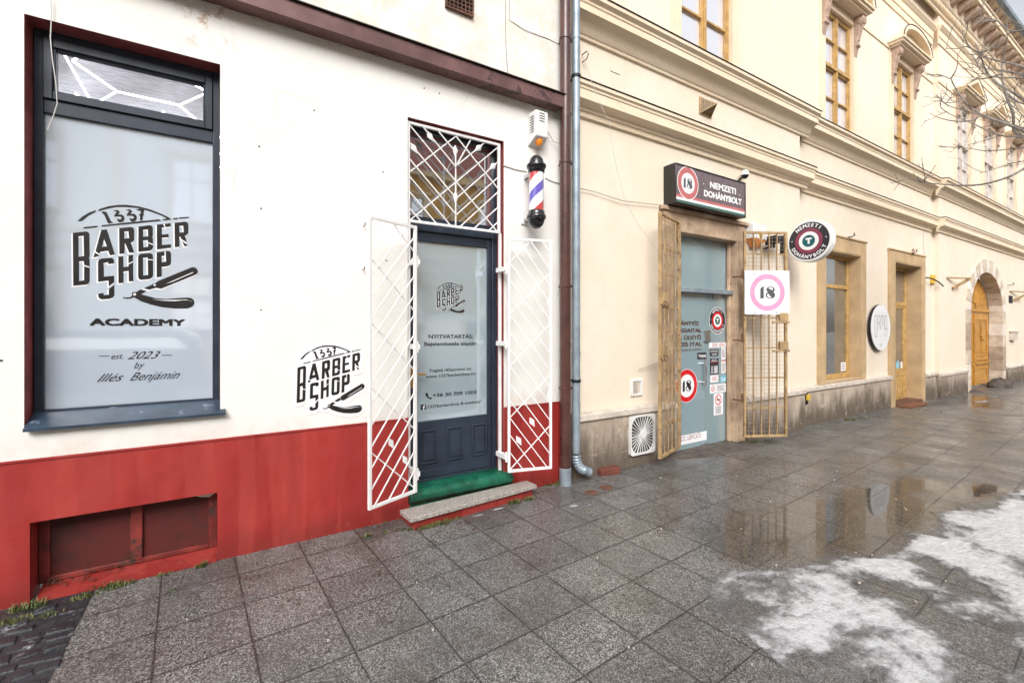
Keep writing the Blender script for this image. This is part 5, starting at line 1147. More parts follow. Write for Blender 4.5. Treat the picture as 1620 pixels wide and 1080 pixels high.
mb = MB('black_matt'); mb.tube([(XS+.06, Y1, cz_+.06), (XS+.06, cy_+rS-.01, cz_+.06)], .016, 10); mb.tube([(XS+.06, Y1, cz_-.08), (XS+.06, cy_+rS-.01, cz_-.08)], .016, 10); mb.box(XS+.02, XS+.1, Y1-.012, Y1-.001, cz_-.14, cz_+.12); mb.build('bracket', rs_)
# ----- second siren, black camera and dome camera
a2 = empty('alarm_box', (6.45, 0, 2.6), 'grey siren box with orange base behind the top of the right bar gate', 'alarm box', 'alarm siren boxes')
mb = MB('white_plastic'); ax = at(1183, 380, -.02)[0]; mb.box(ax, ax+.34, -.10, Y1-.001, 2.78, 2.99); mb.build('housing', a2, bevel=.008)
mb = MB('orange'); mb.add([(ax, Y1-.002, 2.779), (ax+.34, Y1-.002, 2.779), (ax+.34, -.10, 2.779), (ax, -.10, 2.779), (ax+.1, -.01, 2.66), (ax+.24, -.01, 2.66), (ax+.22, -.07, 2.70), (ax+.12, -.07, 2.70)], [(0, 1, 5, 4), (1, 2, 6, 5), (2, 3, 7, 6), (3, 0, 4, 7), (4, 5, 6, 7)]); mb.build('lamp', a2)
mb = MB('yellow_box'); mb.box(ax+.14, ax+.22, -.106, -.1005, 2.80, 2.88); mb.build('label_plate', a2)
mb = MB('black_matt'); p = at(1228, 382, -.12); mb.bar((p[0]-.16, -.14, p[1]+.0), (p[0]+.14, -.14, p[1]+.04), .10, .12); mb.bar((p[0]-.16, -.14, p[1]), (p[0]-.20, -.14, p[1]-.01), .12, .15); mb.bar((p[0]-.08, Y1, p[1]-.1), (p[0]-.08, -.13, p[1]-.06), .03); mb.bar((p[0]-.08, -.13, p[1]-.10), (p[0]-.08, -.13, p[1]-.04), .03)
tag(mb.build('wall_camera', bevel=.004, origin=(p[0], Y1, p[1])), 'black boxy camera on the wall behind the top of the right bar gate', 'camera')
mb = MB('white_plastic'); p = at(1177, 278, -.06); mb.lathe([(0, .075), (.03, .07), (.05, .05), (.056, .02), (.056, 0)], (p[0], -.07, p[1]), 24); dc = MB('black'); dc.lathe([(.05, 0), (.045, -.02), (.028, -.042), (0, -.05)], (p[0], -.07, p[1]), 24)
dcam = empty('dome_camera', (p[0], Y1, p[1]), 'small white dome security camera on the wall by the box sign corner', 'camera'); mb.build('housing', dcam); dc.build('lens_dome', dcam)
mb = MB('black_matt'); mb.bar((p[0]-.02, Y1, p[1]-.07), (p[0]-.02, -.06, p[1]-.01), .02); mb.build('bracket', dcam)
# ----- vents and plates on the cream wall
fx, fzc = 3.965, .345
fan = empty('fan_grille', (fx, -.06, .12), 'cream round cornered fan grille with radial ribs on the stained plinth', 'vent')
fx0, fx1, fz0_, fz1_ = 3.76, 4.16, .125, .565; Yv = Y1-.056
mb = MB('white_plastic'); f = plane_y(Yv)
def rrect(x0, x1, z0, z1, r, n=5):
    o = []
    for cx, cz, a0 in ((x1-r, z1-r, 0), (x0+r, z1-r, 90), (x0+r, z0+r, 180), (x1-r, z0+r, 270)): o += [(cx+r*math.cos(R(a0+90*k/n)), cz+r*math.sin(R(a0+90*k/n))) for k in range(n+1)]
    return o
mb.prism([rrect(fx0, fx1, fz0_, fz1_, .035), rrect(fx0+.018, fx1-.018, fz0_+.018, fz1_-.018, .11)[::-1]], f, .032, .0005)
cx, cz = (fx0+fx1)/2, (fz0_+fz1_)/2; mb.prism([circ(cx, cz, .045, 24)], f, .036, .02); mb.build('frame', fan, bevel=.003)
mb = MB('dark_recess'); mb.box(fx0+.01, fx1-.01, Yv-.006, Yv-.001, fz0_+.01, fz1_-.01); mb.build('fan_opening', fan)  # flat dark grey plate stands in for the depth behind the ribs
mb = MB('white_plastic')
for k in range(30):
    a = 2*math.pi*k/30; rr_ = min(.18/max(.001, abs(math.cos(a))), .202/max(.001, abs(math.sin(a))), .235); wd = .011 if k % 5 == 0 else .0062; a2_ = a+.1
    mb.bar((cx+.04*math.cos(a), Yv-.024, cz+.04*math.sin(a)), (cx+rr_*math.cos(a2_), Yv-.026, cz+rr_*math.sin(a2_)), wd, .006)
mb.build('ribs', fan)
v2 = empty('wall_vent', (3.93, Y1, .78), 'small white square vent on the cream wall above the fan grille', 'vent')
mb = MB('white_plastic'); ring_frame(mb, 3.845, 4.03, .775, .965, Y1-.022, Y1-.001, .028); mb.build('frame', v2, bevel=.003)
mb = MB('cap_stone'); mb.box(3.873, 4.002, Y1-.008, Y1-.0015, .803, .937)
for k in range(6): mb.box(3.875, 3.935, Y1-.018, Y1-.0085, .81+k*.021, .82+k*.021)
mb.box(3.94, 3.95, Y1-.018, Y1-.0085, .805, .935); mb.build('louvre', v2)
# pyramid vent hood
vh = empty('vent_hood', (5.2, Y1, 4.28), 'ochre pyramid shaped vent cover with punched holes between the two string courses', 'vent')
hx0, hx1, hz0, hz1 = 5.08, 5.33, 4.27, 4.49; mb = MB('ochre'); mb.box(hx0, hx1, Y1-.012, Y1-.001, hz0, hz1); hc = ((hx0+hx1)/2+.03, Y1-.16, (hz0+hz1)/2)
mb.add([(hx0+.01, Y1-.0125, hz0+.01), (hx1-.01, Y1-.0125, hz0+.01), (hx1-.01, Y1-.0125, hz1-.01), (hx0+.01, Y1-.0125, hz1-.01), hc], [(0, 1, 4), (1, 2, 4), (2, 3, 4), (3, 0, 4)]); mb.build('cover', vh)
mb = MB('black_matt')
hcv = Vector(hc)
for tri in (((hx0+.01, hz0+.01), (hx0+.01, hz1-.01)), ((hx1-.01, hz0+.01), (hx0+.01, hz0+.01))):
    A_, B_ = (Vector((t[0], Y1-.0125, t[1])) for t in tri); nn = (B_-A_).cross(hcv-A_).normalized(); nn = nn if nn.y < 0 else -nn
    e1 = (B_-A_).normalized(); e2 = nn.cross(e1).normalized()
    for i in range(1, 10):
        for j in range(1, 9):
            s, t = i/10, j/10
            if s+t*.0 < 1 and t < .9:
                q = A_*(1-t)+hcv*t; q2 = B_*(1-t)+hcv*t; L = (q2-q).length
                if i*.024 < L-.008: c_ = q+(q2-q).normalized()*i*.024+nn*.0008; mb.obox(c_, e1, e2, nn, .0065, .0065, .0004)
mb.build('holes', vh)
mb = MB('cap_stone'); f = plane_y(Y1); mb.use('plaster_cream'); mb.prism([rrect(3.535, 3.685, 4.355, 4.485, .015)], f, .008, .0005)
tag(mb.build('access_plate', origin=(3.6, Y1, 4.36)), 'small square cover plate painted cream, on the wall near the grey drainpipe', 'cover plate')
mb = MB('rust'); p = at(923, 90, 0); mb.tube([(p[0], Y1, p[1]+.03), (p[0], -.05, p[1]+.03), (p[0]+.01, -.07, p[1]), (p[0], -.05, p[1]-.05), (p[0], Y1, p[1]-.05)], .006, 6); tag(mb.build('wall_hook', origin=(p[0], Y1, p[1])), 'rusty iron hook by the grey drainpipe holding a thin wire', 'hook')
wire([(925, 95), (943, 150), (962, 190), (970, 240), (978, 275), (990, 320), (1012, 360), (1038, 392)], -.20, .0025, 'thin pale wire slanting down the cream wall from an iron hook', 'cable_white')
wire([(912, 297), (940, 303), (985, 318), (1040, 324), (1062, 326)], -.012, .004, 'grey cable from the grey drainpipe across the cream wall to the box sign')
wire([(1011, 584), (1030, 578), (1046, 572)], -.02, .004, 'short stay rod on the cream wall left of the bar gate')
# ----- gas box on the plinth
p = at(1281, 628, 0); mb = MB('black_matt'); mb.box(p[0]-.05, p[0]+.05, Y2-.075, Y2-.057, .32, .55); gb = MB('yellow_box'); gb.box(p[0]-.035, p[0]+.055, Y2-.11, Y2-.0755, .38, .48)
ge = empty('gas_outlet', (p[0], Y2, .3), 'small yellow gas fitting in a dark slot of the stone plinth', 'gas fitting'); mb.build('slot', ge); gb.build('fitting', ge, bevel=.01)
# ----- shop window of the next shop
mb = MB('surround'); xo0, xo1 = 8.36, 10.17
mb.box(xo0, SXa-.001, Y2-.045, Y2-.001, .59, 3.13); mb.box(SXb+.001, xo1, Y2-.045, Y2-.001, .59, 3.13); mb.box(SXa-.0005, SXb+.0005, Y2-.045, Y2-.001, 2.861, 3.13); mb.box(xo0-.02, xo1+.02, Y2-.062, Y2-.002, 3.131, 3.16)
ring_frame(mb, SXa-.05, SXb+.05, .60, 2.91, Y2-.052, Y2-.0455, .03); ws = mb.build('window_surround', cb, bevel=.004)
mb = MB('wood_win'); ring_frame(mb, SXa+.003, SXb-.003, .625, 2.857, .26, .32, .07, .08, .06); mb.box(SXa+.07, SXb-.07, .255, .32, 2.26, 2.33); sw2 = mb.build('shop_window', cb, bevel=.004)
mb = MB('shop_glass'); mb.box(SXa+.07, SXb-.07, .29, .30, .70, 2.80); mb.build('window_pane', sw2)
mb = MB('vinyl_white'); f = plane_y(.289); p = at(1334, 590, .289); mb.prism([rect(p[0]-.10, p[0]+.10, .74, .90)], f, .001); mb.use('grey_num')
for k in range(4): mb.prism([rect(p[0]-.07, p[0]+.07, .77+k*.03, .78+k*.03)], f, .002)
mb.build('notice', sw2, recalc=False)
# ----- entrance door with deep ochre surround
mb = MB('surround'); do0, do1 = 11.28, 13.23
mb.box(do0, DXa-.001, Y2-.045, Y2-.001, -.2, 3.12); mb.box(DXb+.001, do1, Y2-.045, Y2-.001, -.2, 3.12); mb.box(DXa-.0005, DXb+.0005, Y2-.045, Y2-.001, 2.881, 3.12); mb.box(do0-.02, do1+.02, Y2-.062, Y2-.002, 3.121, 3.15)
ring_frame(mb, DXa-.06, DXb+.06, -.2, 2.94, Y2-.052, Y2-.0455, .035); mb.build('door_surround', cb, bevel=.004)
mb = MB('wood_win'); yd = .34; ring_frame(mb, DXa+.003, DXb-.003, -.1, 2.877, yd, yd+.06, .06, .02, .06); mb.box(DXa+.06, DXb-.06, yd-.01, yd+.06, 2.02, 2.11)
mb.box(DXa+.063, DXb-.063, yd+.005, yd+.055, -.08, .62); ring_frame(mb, DXa+.063, DXb-.063, .621, 2.019, yd+.005, yd+.055, .09, .02, .05); ring_frame(mb, DXa+.2, DXb-.2, .02, .52, yd-.008, yd+.0045, .03)
dr = mb.build('entrance_door', cb, bevel=.004)
mb = MB('shop_glass'); mb.box(DXa+.06, DXb-.06, yd+.03, yd+.04, 2.11, 2.82); mb.box(DXa+.15, DXb-.15, yd+.03, yd+.04, .64, 1.97); mb.build('door_pane', dr)
mb = MB('blue_vinyl'); f = plane_y(yd+.029); p = at(1420, 577, yd+.03); mb.prism([circ(p[0], p[1], .10, 24)], f, .001); mb.use('vinyl_white'); mb.prism([rect(p[0]+.16, p[0]+.40, p[1]-.12, p[1]+.06)], f, .001); mb.build('sticker', dr, recalc=False)
p0 = gz(1440, 640, -.06); mb = MB('mat_brown'); mb.box(p0.x-.55, p0.x+.45, -.18, .05, -.06, -.038); mb.use('rust'); mb.box(DXa, DXb, .0501, .36, -.1, -.03)
tag(mb.build('doormat', origin=(p0.x, -.1, -.06)), 'brown doormat on the pavement before the narrow ochre door', 'doormat')
# ----- oval/round ORMA sign
oc = at(1391, 517.5, Y2-.08); rO = .44; oc = (at(1394, 518, Y2-.08)[0], 1.55)
os_ = empty('round_sign', (oc[0], Y2, 1.1), 'round white sign with thin letters ORMA between shop window and narrow door', 'sign')
f = plane_y(Y2-.08); mb = MB('vinyl_white'); mb.prism([circ(*oc, rO, 64)], f, 0, -.05); mb.build('disc', os_); 
mb = MB('black_matt'); mb.prism([circ(*oc, rO+.004, 64)], f, -.012, -.055); mb.prism([circ(*oc, .1, 20)], f, -.056, -.079); mb.build('disc_edge', os_)
mb = MB('grey_num')
def stroke(pts, w_=.012, d=.001):
    P = [Vector((oc[0]+x*rO, oc[1]+y*rO)) for x, y in pts]
    for i, (a, b) in enumerate(zip(P, P[1:])):
        t = (b-a).normalized(); n_ = Vector((-t.y, t.x))*w_/2; mb.prism([[tuple(a-n_), tuple(b-n_), tuple(b+n_), tuple(a+n_)]], f, d+.0002*(i % 2))
def pill(x0, x1, y0, y1, top=True, bot=True):
    r = (x1-x0)/2; c = (x0+x1)/2; o = []
    o += [(c-r*math.cos(math.pi*k/8), y1-r+r*math.sin(math.pi*k/8)) for k in range(9)] if top else [(x0, y1), (x1, y1)]
    e = [(c+r*math.cos(math.pi*k/8), y0+r-r*math.sin(math.pi*k/8)) for k in range(9)] if bot else []
    return o, e
o, e = pill(-.66, -.44, -.42, .53); stroke(o+e+[o[0]])
o, e = pill(-.34, -.12, .2, .53, True, False); stroke([(-.34, -.08)]+o+[(-.12, .28), (-.2, .2), (-.34, .2)]); stroke([(-.24, .2), (-.13, .08), (-.12, -.08)])
o, e = pill(-.02, .13, .2, .53, True, False); stroke([(-.02, -.08)]+o+[(.13, .1)]); o, e = pill(.13, .30, .2, .53, True, False); stroke([(.13, .3)]+o+[(.30, -.08)])
o, e = pill(.40, .62, .2, .53, True, False); stroke([(.40, -.42)]+o+[(.62, -.42)]); stroke([(.40, -.07), (.62, -.07)])
mb.use('cap_stone'); put_text(mb, f, 'KÁVÉ', oc[0]-.07, oc[0]+.10, oc[1]-.40*rO, .025, .001); put_text(mb, f, 'SPEECH', oc[0]-.14, oc[0]+.16, oc[1]-.57*rO, .035, .001) if False else None
mb.use('grey_num'); mb.prism([circ(oc[0]-.0, oc[1]-.77*rO, .03, 20), circ(oc[0], oc[1]-.77*rO, .02, 20)[::-1]], f, .001)
mb.build('lettering', os_, recalc=False)
# ----- arched gateway: stone blocks, wooden doors
mb = MB('arch_stone'); ro = .33
cols = ['arch_stone', 'arch_stone_pale', 'arch_stone', 'arch_stone_dark', 'arch_stone_dark', 'arch_stone', 'arch_stone_pale']
for s in (0, 1):
    zc = [-.2, .30, .62, .98, 1.30, 1.66, 2.0]
    for i in range(6):
        a, b = (AXa-ro, AXa-.0) if s == 0 else (AXb, AXb+ro); mb.use(cols[(i+s*2) % 5]); 
        mb.box(a, b, Y3-.03, Y3-.001, zc[i]+.004, zc[i+1]-.004)
        x_ = AXa+.004 if s == 0 else AXb-.004
        mb.box(min(x_, a if s else b), max(x_, a if s else b), Y3-.03, Y3+.26, zc[i]+.004, zc[i+1]-.004) if False else mb.box(*((AXa+.001, AXa+.014) if s == 0 else (AXb-.014, AXb-.001)), Y3-.029, Y3+.26, zc[i]+.004, zc[i+1]-.004)
NV = 17; cxA = (AXa+AXb)/2; aI, hI = (AXb-AXa)/2, AIN-ASP; aO, hO = aI+ro, hI+ro*1.05
for k in range(NV):
    t0, t1 = math.pi*k/NV+.006, math.pi*(k+1)/NV-.006; t_ = [t0+(t1-t0)*j/3 for j in range(4)]
    mb.use(['arch_stone_pale', 'arch_stone'][k % 2]); mb.prism([[(cxA-aO*math.cos(t), ASP+hO*math.sin(t)) for t in t_]+[(cxA-(aI-.012)*math.cos(t), ASP+(hI-.012)*math.sin(t)) for t in t_[::-1]]], fr3, .03, -.26)
mb.use('mortar'); mb.box(AXa-ro+.002, AXa+.0005, Y3-.024, Y3-.0005, -.2, 2.0); mb.box(AXb-.0005, AXb+ro-.002, Y3-.024, Y3-.0005, -.2, 2.0)
mb.build('gate_arch', cb, bevel=.004)
ya = .28; mb = MB('wood_gold'); cl = AXa+.02
mb.box(AXa+.02, AXb-.02, ya, ya+.05, 1.93, 2.06); mb.box(AXa+.02, AXb-.02, ya-.03, ya, 1.99, 2.05)
E1 = [(x, z) for x, z in ellip(24, AXa+.02, AXb-.02, 2.0, AIN-.02)]; mb.prism([[(E1[0][0], 2.061)]+E1[1:-1]+[(E1[-1][0], 2.061)]], plane_y(ya+.02), 0, -.03)
for k in range(1, 12): t = math.pi*k/12; mb.bar((cxA-.3*math.cos(t), ya+.012, 2.09+.2*math.sin(t)), (cxA-1.3*math.cos(t), ya+.012, 2.08+.88*math.sin(t)), .03, .02)
for k in range(12): t = math.pi*k/12; t2 = math.pi*(k+1)/12; mb.bar((cxA-.3*math.cos(t), ya+.012, 2.08+.2*math.sin(t)), (cxA-.3*math.cos(t2), ya+.012, 2.08+.2*math.sin(t2)), .035, .02)
gt = mb.build('gateway_door', cb, bevel=.004)
for s in (0, 1):
    a, b = (AXa+.02, cxA-.004) if s == 0 else (cxA+.004, AXb-.02); mb = MB('wood_gold'); mb.box(a, b, ya+.006, ya+.05, -.08, 1.929)
    m = .16; mb.box(a+.0, a+.10, ya-.035, ya+.0055, -.07, 1.92) if s else None
    ring_frame(mb, a+m, b-m, .74, 1.80, ya-.012, ya+.0055, .035); mid = (a+b)/2; ring_frame(mb, a+m+.08, mid-.05, .82, 1.18, ya-.006, ya+.005, .02); ring_frame(mb, mid+.05, b-m-.08, .82, 1.18, ya-.006, ya+.005, .02); ring_frame(mb, a+m+.08, mid-.05, 1.36, 1.72, ya-.006, ya+.005, .02); ring_frame(mb, mid+.05, b-m-.08, 1.36, 1.72, ya-.006, ya+.005, .02)
    for t in range(4): an = math.pi/4+t*math.pi/2; mb.bar((mid, ya-.01, 1.27), (mid+.13*math.cos(an), ya-.012, 1.27+.09*math.sin(an)), .05, .03)
    ring_frame(mb, a+m, b-m, .02, .40, ya-.012, ya+.0055, .035); mb.box(a+.04, b-.04, ya-.035, ya+.005, .50, .56); mb.box(a+.04, b-.04, ya-.02, ya+.005, .61, .65)
    mb.build('door_leaf', gt, bevel=.005)
mb = MB('boulder')
def rock(mb, c, rx, ry, rz, seed):
    n, m = 18, 10; vs = []
    for i in range(m+1):
        ph = math.pi/2*i/m*1.0
        for k in range(n):
            t = 2*math.pi*k/n; q = 1+.18*noise.noise((math.cos(t)*1.5+seed, math.sin(t)*1.5, ph*1.3))
            vs.append((c[0]+rx*q*math.cos(t)*math.cos(ph), c[1]+ry*q*math.sin(t)*math.cos(ph), c[2]+rz*q*math.sin(ph)))
    mb.add(vs, [[i*n+k, i*n+(k+1) % n, (i+1)*n+(k+1) % n, (i+1)*n+k] for i in range(m) for k in range(n)], True)
rock(mb, (18.25, -.12, -.13), .50, .24, .27, 3); tag(mb.build('guard_stone', origin=(18.3, -.12, -.13)), 'large dark worn guard stone at the right foot of the arched gateway', 'stone', 'guard stones of the gateway')
mb = MB('boulder'); rock(mb, (16.1, -.10, -.13), .24, .14, .10, 8); tag(mb.build('guard_stone', origin=(16.15, -.12, -.13)), 'low flat guard stone at the left foot of the arched gateway', 'stone', 'guard stones of the gateway')
# bent iron holders beside the gateway
for (a, b, c), lb in ((((1507.5, 438.5), (1524.5, 441), (1516, 455.5)), 'ochre bent iron holder left of the arched gateway'), (((1606, 460), (1622, 463), (1612, 474)), 'ochre bent iron holder right of the arched gateway')):
    P = [at(*q, Y3-.12) for q in (a, b, c)]; mb = MB('ochre'); mb.bar((P[0][0], Y3, P[0][1]), (P[1][0], -.22, P[1][1]), .035, .03); mb.bar((P[1][0], -.22, P[1][1]), (P[2][0], Y3-.02, P[2][1]), .055, .04)
    tag(mb.build('iron_holder', origin=(P[0][0], Y3, P[2][1])), lb, 'holder', 'bent iron holders on the cream wall')
p = at(1598.5, 473.5, Y3); mb = MB('black_matt'); f = plane_y(Y3); mb.prism([rrect(p[0]-.20, p[0]+.20, p[1]-.11, p[1]+.11, .03)], f, .014, .0005); tag(mb.build('number_plate', origin=(p[0], Y3, p[1]-.1)), 'small dark plate on the wall right of the arched gateway', 'plate')
p = at(1600, 531, Y3); mb = MB('cap_stone'); mb.box(p[0]-.25, p[0]+.25, Y3-.10, Y3-.001, p[1]-.13, p[1]+.12); mb.use('plaster_cream'); mb.box(p[0]-.28, p[0]+.28, Y3-.13, Y3-.0015, p[1]+.121, p[1]+.16); tag(mb.build('letter_box', origin=(p[0], Y3, p[1]-.1), bevel=.006), 'small pale letter box on the wall right of the arched gateway', 'letter box')
p = at(1473.5, 442, Y2); mb = MB('yellow_box'); mb.box(p[0]-.10, p[0]+.09, Y2-.05, Y2-.001, p[1]-.10, p[1]+.10); yb = mb
ye = empty('lamp_bracket', (p[0], Y2, p[1]-.1), 'yellow plate with a curved black rod on the wall right of the narrow door', 'bracket'); yb.build('plate', ye, bevel=.01)
mb = MB('black_matt'); q = [at(*w_, Y2-.08) for w_ in ((1465, 439), (1472, 441), (1479, 446), (1484, 453))]; mb.tube([(a, Y2-.08-.03*i, b) for i, (a, b) in enumerate(q)], .014, 8); mb.build('rod', ye)
p = at(1457, 294, Y2); mb = MB('black_matt'); mb.box(p[0]-.04, p[0]+.05, Y2-.05, Y2-.001, p[1]-.10, p[1]+.08); tag(mb.build('wall_clip', origin=(p[0], Y2, p[1]-.1)), 'small dark clip on the wall under the upper string course', 'clip')
for px, py, Y, nm, lb in ((1338, 374, Y2, 0, 'black hook on the wall above the right corner of the ochre shop window'), (1438, 399, Y2, 1, 'rusty ring hook above the narrow ochre door'), (1594, 450, Y3, 2, 'small iron hook on the right shoulder of the gateway arch')):
    p = at(px, py, Y); mb = MB('black_matt' if nm != 1 else 'rust')
    mb.tube([(p[0]-.05, Y, p[1]-.03), (p[0]-.04, Y-.10, p[1]-.03), (p[0]+.02, Y-.13, p[1]), (p[0]+.07, Y-.10, p[1]+.05)], .010, 6)
    if nm == 1: mb.tube([(p[0]+.06*math.cos(k), Y-.07, p[1]+.06*math.sin(k)) for k in [i*.7 for i in range(9)]], .008, 6)
    tag(mb.build('wall_hook', origin=(p[0], Y, p[1])), lb, 'hook')
wire([(1462, 356), (1461, 380), (1462, 405), (1465, 432)], Y2-.012, .006, 'thin cable down the cream wall right of the narrow ochre door', 'cable_white')
# ============================================================ BARE TREE (trunk stands just right of the picture)
random.seed(11)
tr = empty('bare_tree', (9.0, -3.2, ground_z(9)), 'leafless tree whose bare grey branches reach in at upper right', 'tree')
mb = MB('bark'); crown0 = Vector((9.0, -3.2, 2.6))
mb.tube([(9.0, -3.2, -.1), (9.02, -3.2, .6), (8.98, -3.18, 1.6), (9.0, -3.2, 2.6), (9.05, -3.25, 4.2), (9.0, -3.15, 6.0), (9.05, -3.2, 7.6)], [.17, .14, .125, .115, .09, .055, .02], 14); mb.build('trunk', tr)
def on_x(px, py, X):
    d = ray(px, py); return EYE+d*((X-EYE.x)/d.x)
MAIN = [([(1640, 112), (1620, 107), (1597, 100), (1565, 93), (1550, 85), (1533, 73), (1527, 62), (1520, 49)], 9.0, 4.9, .026),
 ([(1640, 175), (1620, 158), (1600, 145), (1577, 132), (1563, 117), (1555, 100), (1550, 85), (1543, 68)], 8.8, 4.5, .03),
 ([(1612, 215), (1603, 180), (1590, 147), (1585, 117), (1587, 93), (1595, 53)], 9.1, 4.0, .034),
 ([(1640, 125), (1620, 123), (1583, 123), (1557, 117), (1545, 100), (1538, 85)], 8.6, 4.7, .02),
 ([(1640, 46), (1620, 48), (1597, 49), (1577, 33), (1555, 27)], 9.2, 5.6, .026),
 ([(1577, 33), (1565, 34), (1550, 35), (1544, 33)], 9.2, None, .012),
 ([(1640, 125), (1617, 117), (1590, 113), (1560, 109), (1540, 102), (1515, 97)], 8.9, 4.8, .018),
 ([(1640, 222), (1620, 208), (1593, 197), (1552, 181), (1524, 158), (1507, 131), (1504, 125), (1482, 117)], 8.4, 4.2, .028),
 ([(1640, 208), (1620, 203), (1580, 191), (1538, 178), (1499, 167), (1488, 155)], 8.7, 4.1, .022),
 ([(1640, 258), (1620, 267), (1593, 281), (1552, 292), (1510, 293), (1465, 289), (1447, 285), (1432, 281)], 8.2, 3.6, .026),
 ([(1640, 220), (1620, 217), (1580, 214), (1538, 195), (1510, 184), (1490, 172), (1487, 163)], 8.9, 4.0, .02),
 ([(1640, 232), (1620, 233), (1565, 239), (1527, 234), (1485, 232)], 9.3, 3.9, .018),
 ([(1640, 262), (1620, 255), (1590, 262), (1565, 270), (1550, 274)], 9.4, 3.7, .015),
 ([(1640, 200), (1620, 185), (1605, 170), (1590, 160)], 8.8, 4.3, .02),
 ([(1504, 125), (1512, 112), (1515, 100)], 8.4, None, .008), ([(1550, 85), (1530, 74), (1515, 77), (1496, 77)], 9.0, None, .009),
 ([(1552, 181), (1540, 190), (1512, 192), (1484, 186), (1471, 179)], 8.4, None, .010), ([(1524, 158), (1505, 163), (1484, 160)], 8.4, None, .007),
 ([(1585, 117), (1560, 124), (1540, 126), (1528, 130)], 9.1, None, .010), ([(1590, 147), (1612, 162), (1640, 170)], 9.1, None, .014)]
def twigs(mb, P, r, n, depth=0):
    for _ in range(n):
        i = random.randrange(0, len(P)-1); t = random.random(); p = P[i].lerp(P[i+1], t); d = (P[i+1]-P[i]).normalized()
        dv = (d*.6+Vector((random.uniform(-.9, .9), random.uniform(-.9, .9), random.uniform(-.55, .95)))).normalized(); L = random.uniform(.12, .42)*(1 if depth == 0 else .5)
        q = [p]; 
        for k in range(3): dv = (dv+Vector((random.uniform(-.25, .25), random.uniform(-.25, .25), random.uniform(-.12, .28)))).normalized(); q.append(q[-1]+dv*L/3)
        rr_ = min(r*.45, .006 if depth == 0 else .004); mb.tube(q, [rr_, rr_*.85, rr_*.7, rr_*.75], 5)
        if depth == 0: twigs(mb, q, rr_*1.5, 2, 1)
for pts, X, zt, r in MAIN:
    mb = MB('bark'); P = [on_x(x, y, X+.12*math.sin(i*1.3+X)) for i, (x, y) in enumerate(pts)]
    full = list(P)
    if zt is not None:
        s = Vector((9.0, -3.2, min(zt-.5, 6))); m = s.lerp(P[0], .55)+Vector((0, 0, .12)); full = [s, m]+P; r *= .6
    k = len(full); rad = [r*(1.25-1.0*i/(k-1)) for i in range(k)]
    # smooth the polyline
    Q = []; RQ = []
    for i in range(k-1):
        a, b, c, d = full[max(i-1, 0)], full[i], full[i+1], full[min(i+2, k-1)]
        for t in (0, .33, .66):
            Q.append(.5*((2*b)+(c-a)*t+(2*a-5*b+4*c-d)*t*t+(3*b-a-3*c+d)*t**3)); RQ.append(rad[i]+(rad[i+1]-rad[i])*t)
    Q.append(full[-1]); RQ.append(rad[-1]); mb.tube(Q, [max(.004, x) for x in RQ], 8); twigs(mb, P, r, 5 if zt else 2); mb.build('branch', tr)
# ============================================================ HOUSE ACROSS THE STREET (seen only in the glass and the puddles)
op = empty('opposite_building', (8, -17.5, 0), 'yellow town house across the street mirrored in the shop glass', 'building')
MAT['opp_wall'] = simple('yellow_render', (.62, .40, .13), .85, .12, 2, 10, .2); MAT['opp_trim'] = simple('pale_trim', (.72, .58, .34), .8, .1)
MAT['roof_red'] = simple('red_roof_tiles', (.26, .075, .05), .8, .4, 9, 14, .8); MAT['opp_pale'] = simple('pale_render', (.80, .79, .76), .85, .1, 2, 10, .2)
OY = -17.5
mb = MB('opp_wall'); mb.box(4, 46, OY-8, OY, -.3, 9.2); mb.use('opp_pale'); mb.box(-34, 3.99, OY-8, OY, -.3, 9.0); mb.build('wall', op)
mb = MB('opp_trim')
for z in (.8, 4.3, 4.9): mb.box(-34, 46, OY+.001, OY+.14, z, z+.16)
mb.box(-34, 46, OY+.001, OY+.55, 8.9, 9.25); mb.box(-34, 46, OY+.001, OY+.06, -.3, .79)
for k in range(5):
    mb.box(-34, 46, OY+.0005, OY+.02, 1.4+k*.58, 1.43+k*.58)
for k in range(18):
    x = -32+k*4.4; mb.box(x-2.2-.18, x-2.2+.18, OY+.001, OY+.10, 5.07, 8.89)
mb.build('cornice', op)
mb = MB('roof_red'); mb.add([(-34, OY+.6, 9.2), (46, OY+.6, 9.2), (46, OY-5, 13.2), (-34, OY-5, 13.2), (46, OY-10, 9.2), (-34, OY-10, 9.2)], [(0, 1, 2, 3), (3, 2, 4, 5)]); mb.build('roof', op)
w0 = None
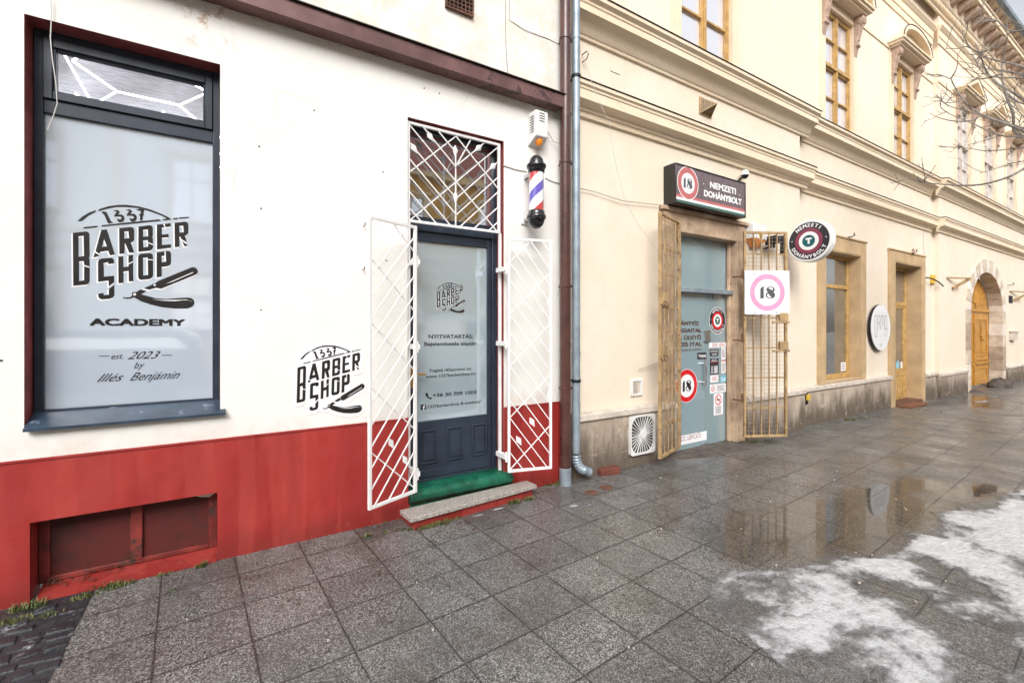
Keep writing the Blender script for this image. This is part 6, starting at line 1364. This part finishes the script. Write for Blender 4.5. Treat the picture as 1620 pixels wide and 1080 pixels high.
for k in range(18):
    for z in (1.1, 5.6):
        x = -32+k*4.4
        if w0 is None:
            mb = MB('opp_trim'); ring_frame(mb, x-.75, x+.75, z-.1, z+2.5, OY+.002, OY+.12, .16); mb.box(x-.9, x+.9, OY+.003, OY+.22, z+2.501, z+2.65); mb.box(x-.03, x+.03, OY+.01, OY+.06, z+.06, z+2.34); mb.box(x-.59, x-.03, OY+.01, OY+.06, z+1.6, z+1.66); mb.box(x+.03, x+.59, OY+.01, OY+.06, z+1.6, z+1.66)
            w0 = mb.build('window', op); mb = MB('dark_glass'); mb.box(x-.59, x+.59, OY+.004, OY+.02, z+.06, z+2.34); mb.build('pane', w0); wx, wz = x, z
        else: copy_tree(w0, op, (x-wx, 0, z-wz))

# parked van and car behind the viewer, mirrored in the glass
MAT['car_white'] = simple('white_car_paint', (.72, .74, .76), .2, .04, bst=0, coat=1); MAT['car_grey'] = simple('dark_car_paint', (.05, .06, .075), .2, .1, bst=0, coat=1)
def car(x, y, L, H, paint, name, lab):
    c = empty(name, (x, y, 0), lab, 'car', 'vehicles parked across the street'); W = 1.8
    side = [(-L/2, .35), (-L/2, .95), (-L/2+.1, 1.05), (-L/2+.95, 1.12), (-L/2+1.55, H-.05), (-L/2+1.8, H), (L/2-.35, H), (L/2-.1, H-.12), (L/2, 1.0), (L/2, .35)]
    mb = MB(paint); mb.prism([[(x+a, b) for a, b in side]], plane_y(y+W/2), 0, 0) if False else mb.prism([[(x+a, b) for a, b in side]], lambda u, v, d=0.: Vector((u, y+d, v)), W/2, -W/2); mb.build('body', c, bevel=.06)
    mb = MB('dark_glass'); gl = [(-L/2+1.15, 1.15), (-L/2+1.65, H-.15), (L/2-.45, H-.15), (L/2-.25, 1.15)]
    for s in (1, -1): mb.prism([[(x+a, b) for a, b in gl]], lambda u, v, d=0.: Vector((u, y+d*s, v)), W/2+.004, W/2-.02)
    mb.build('side_window', c)
    for a in (-L/2+.85, L/2-.85):
        for s in (1, -1):
            mb = MB('black_matt'); mb.lathe([(.18, -.10), (.33, -.10), (.33, .10), (.18, .10)], (x+a, y+s*(W/2-.08), .33), 26, 'y'); mb.use('steel'); mb.lathe([(.0, -.09), (.20, -.09), (.20, .09), (0, .09)], (x+a, y+s*(W/2-.08), .33), 20, 'y'); mb.build('wheel', c)
car(4.6, -7.6, 4.6, 1.9, 'car_white', 'parked_van', 'white van parked behind the viewer and mirrored in the barber door glass')
car(-2.6, -8.0, 4.3, 1.5, 'car_grey', 'parked_car', 'dark car parked behind the viewer and mirrored in the shop window')
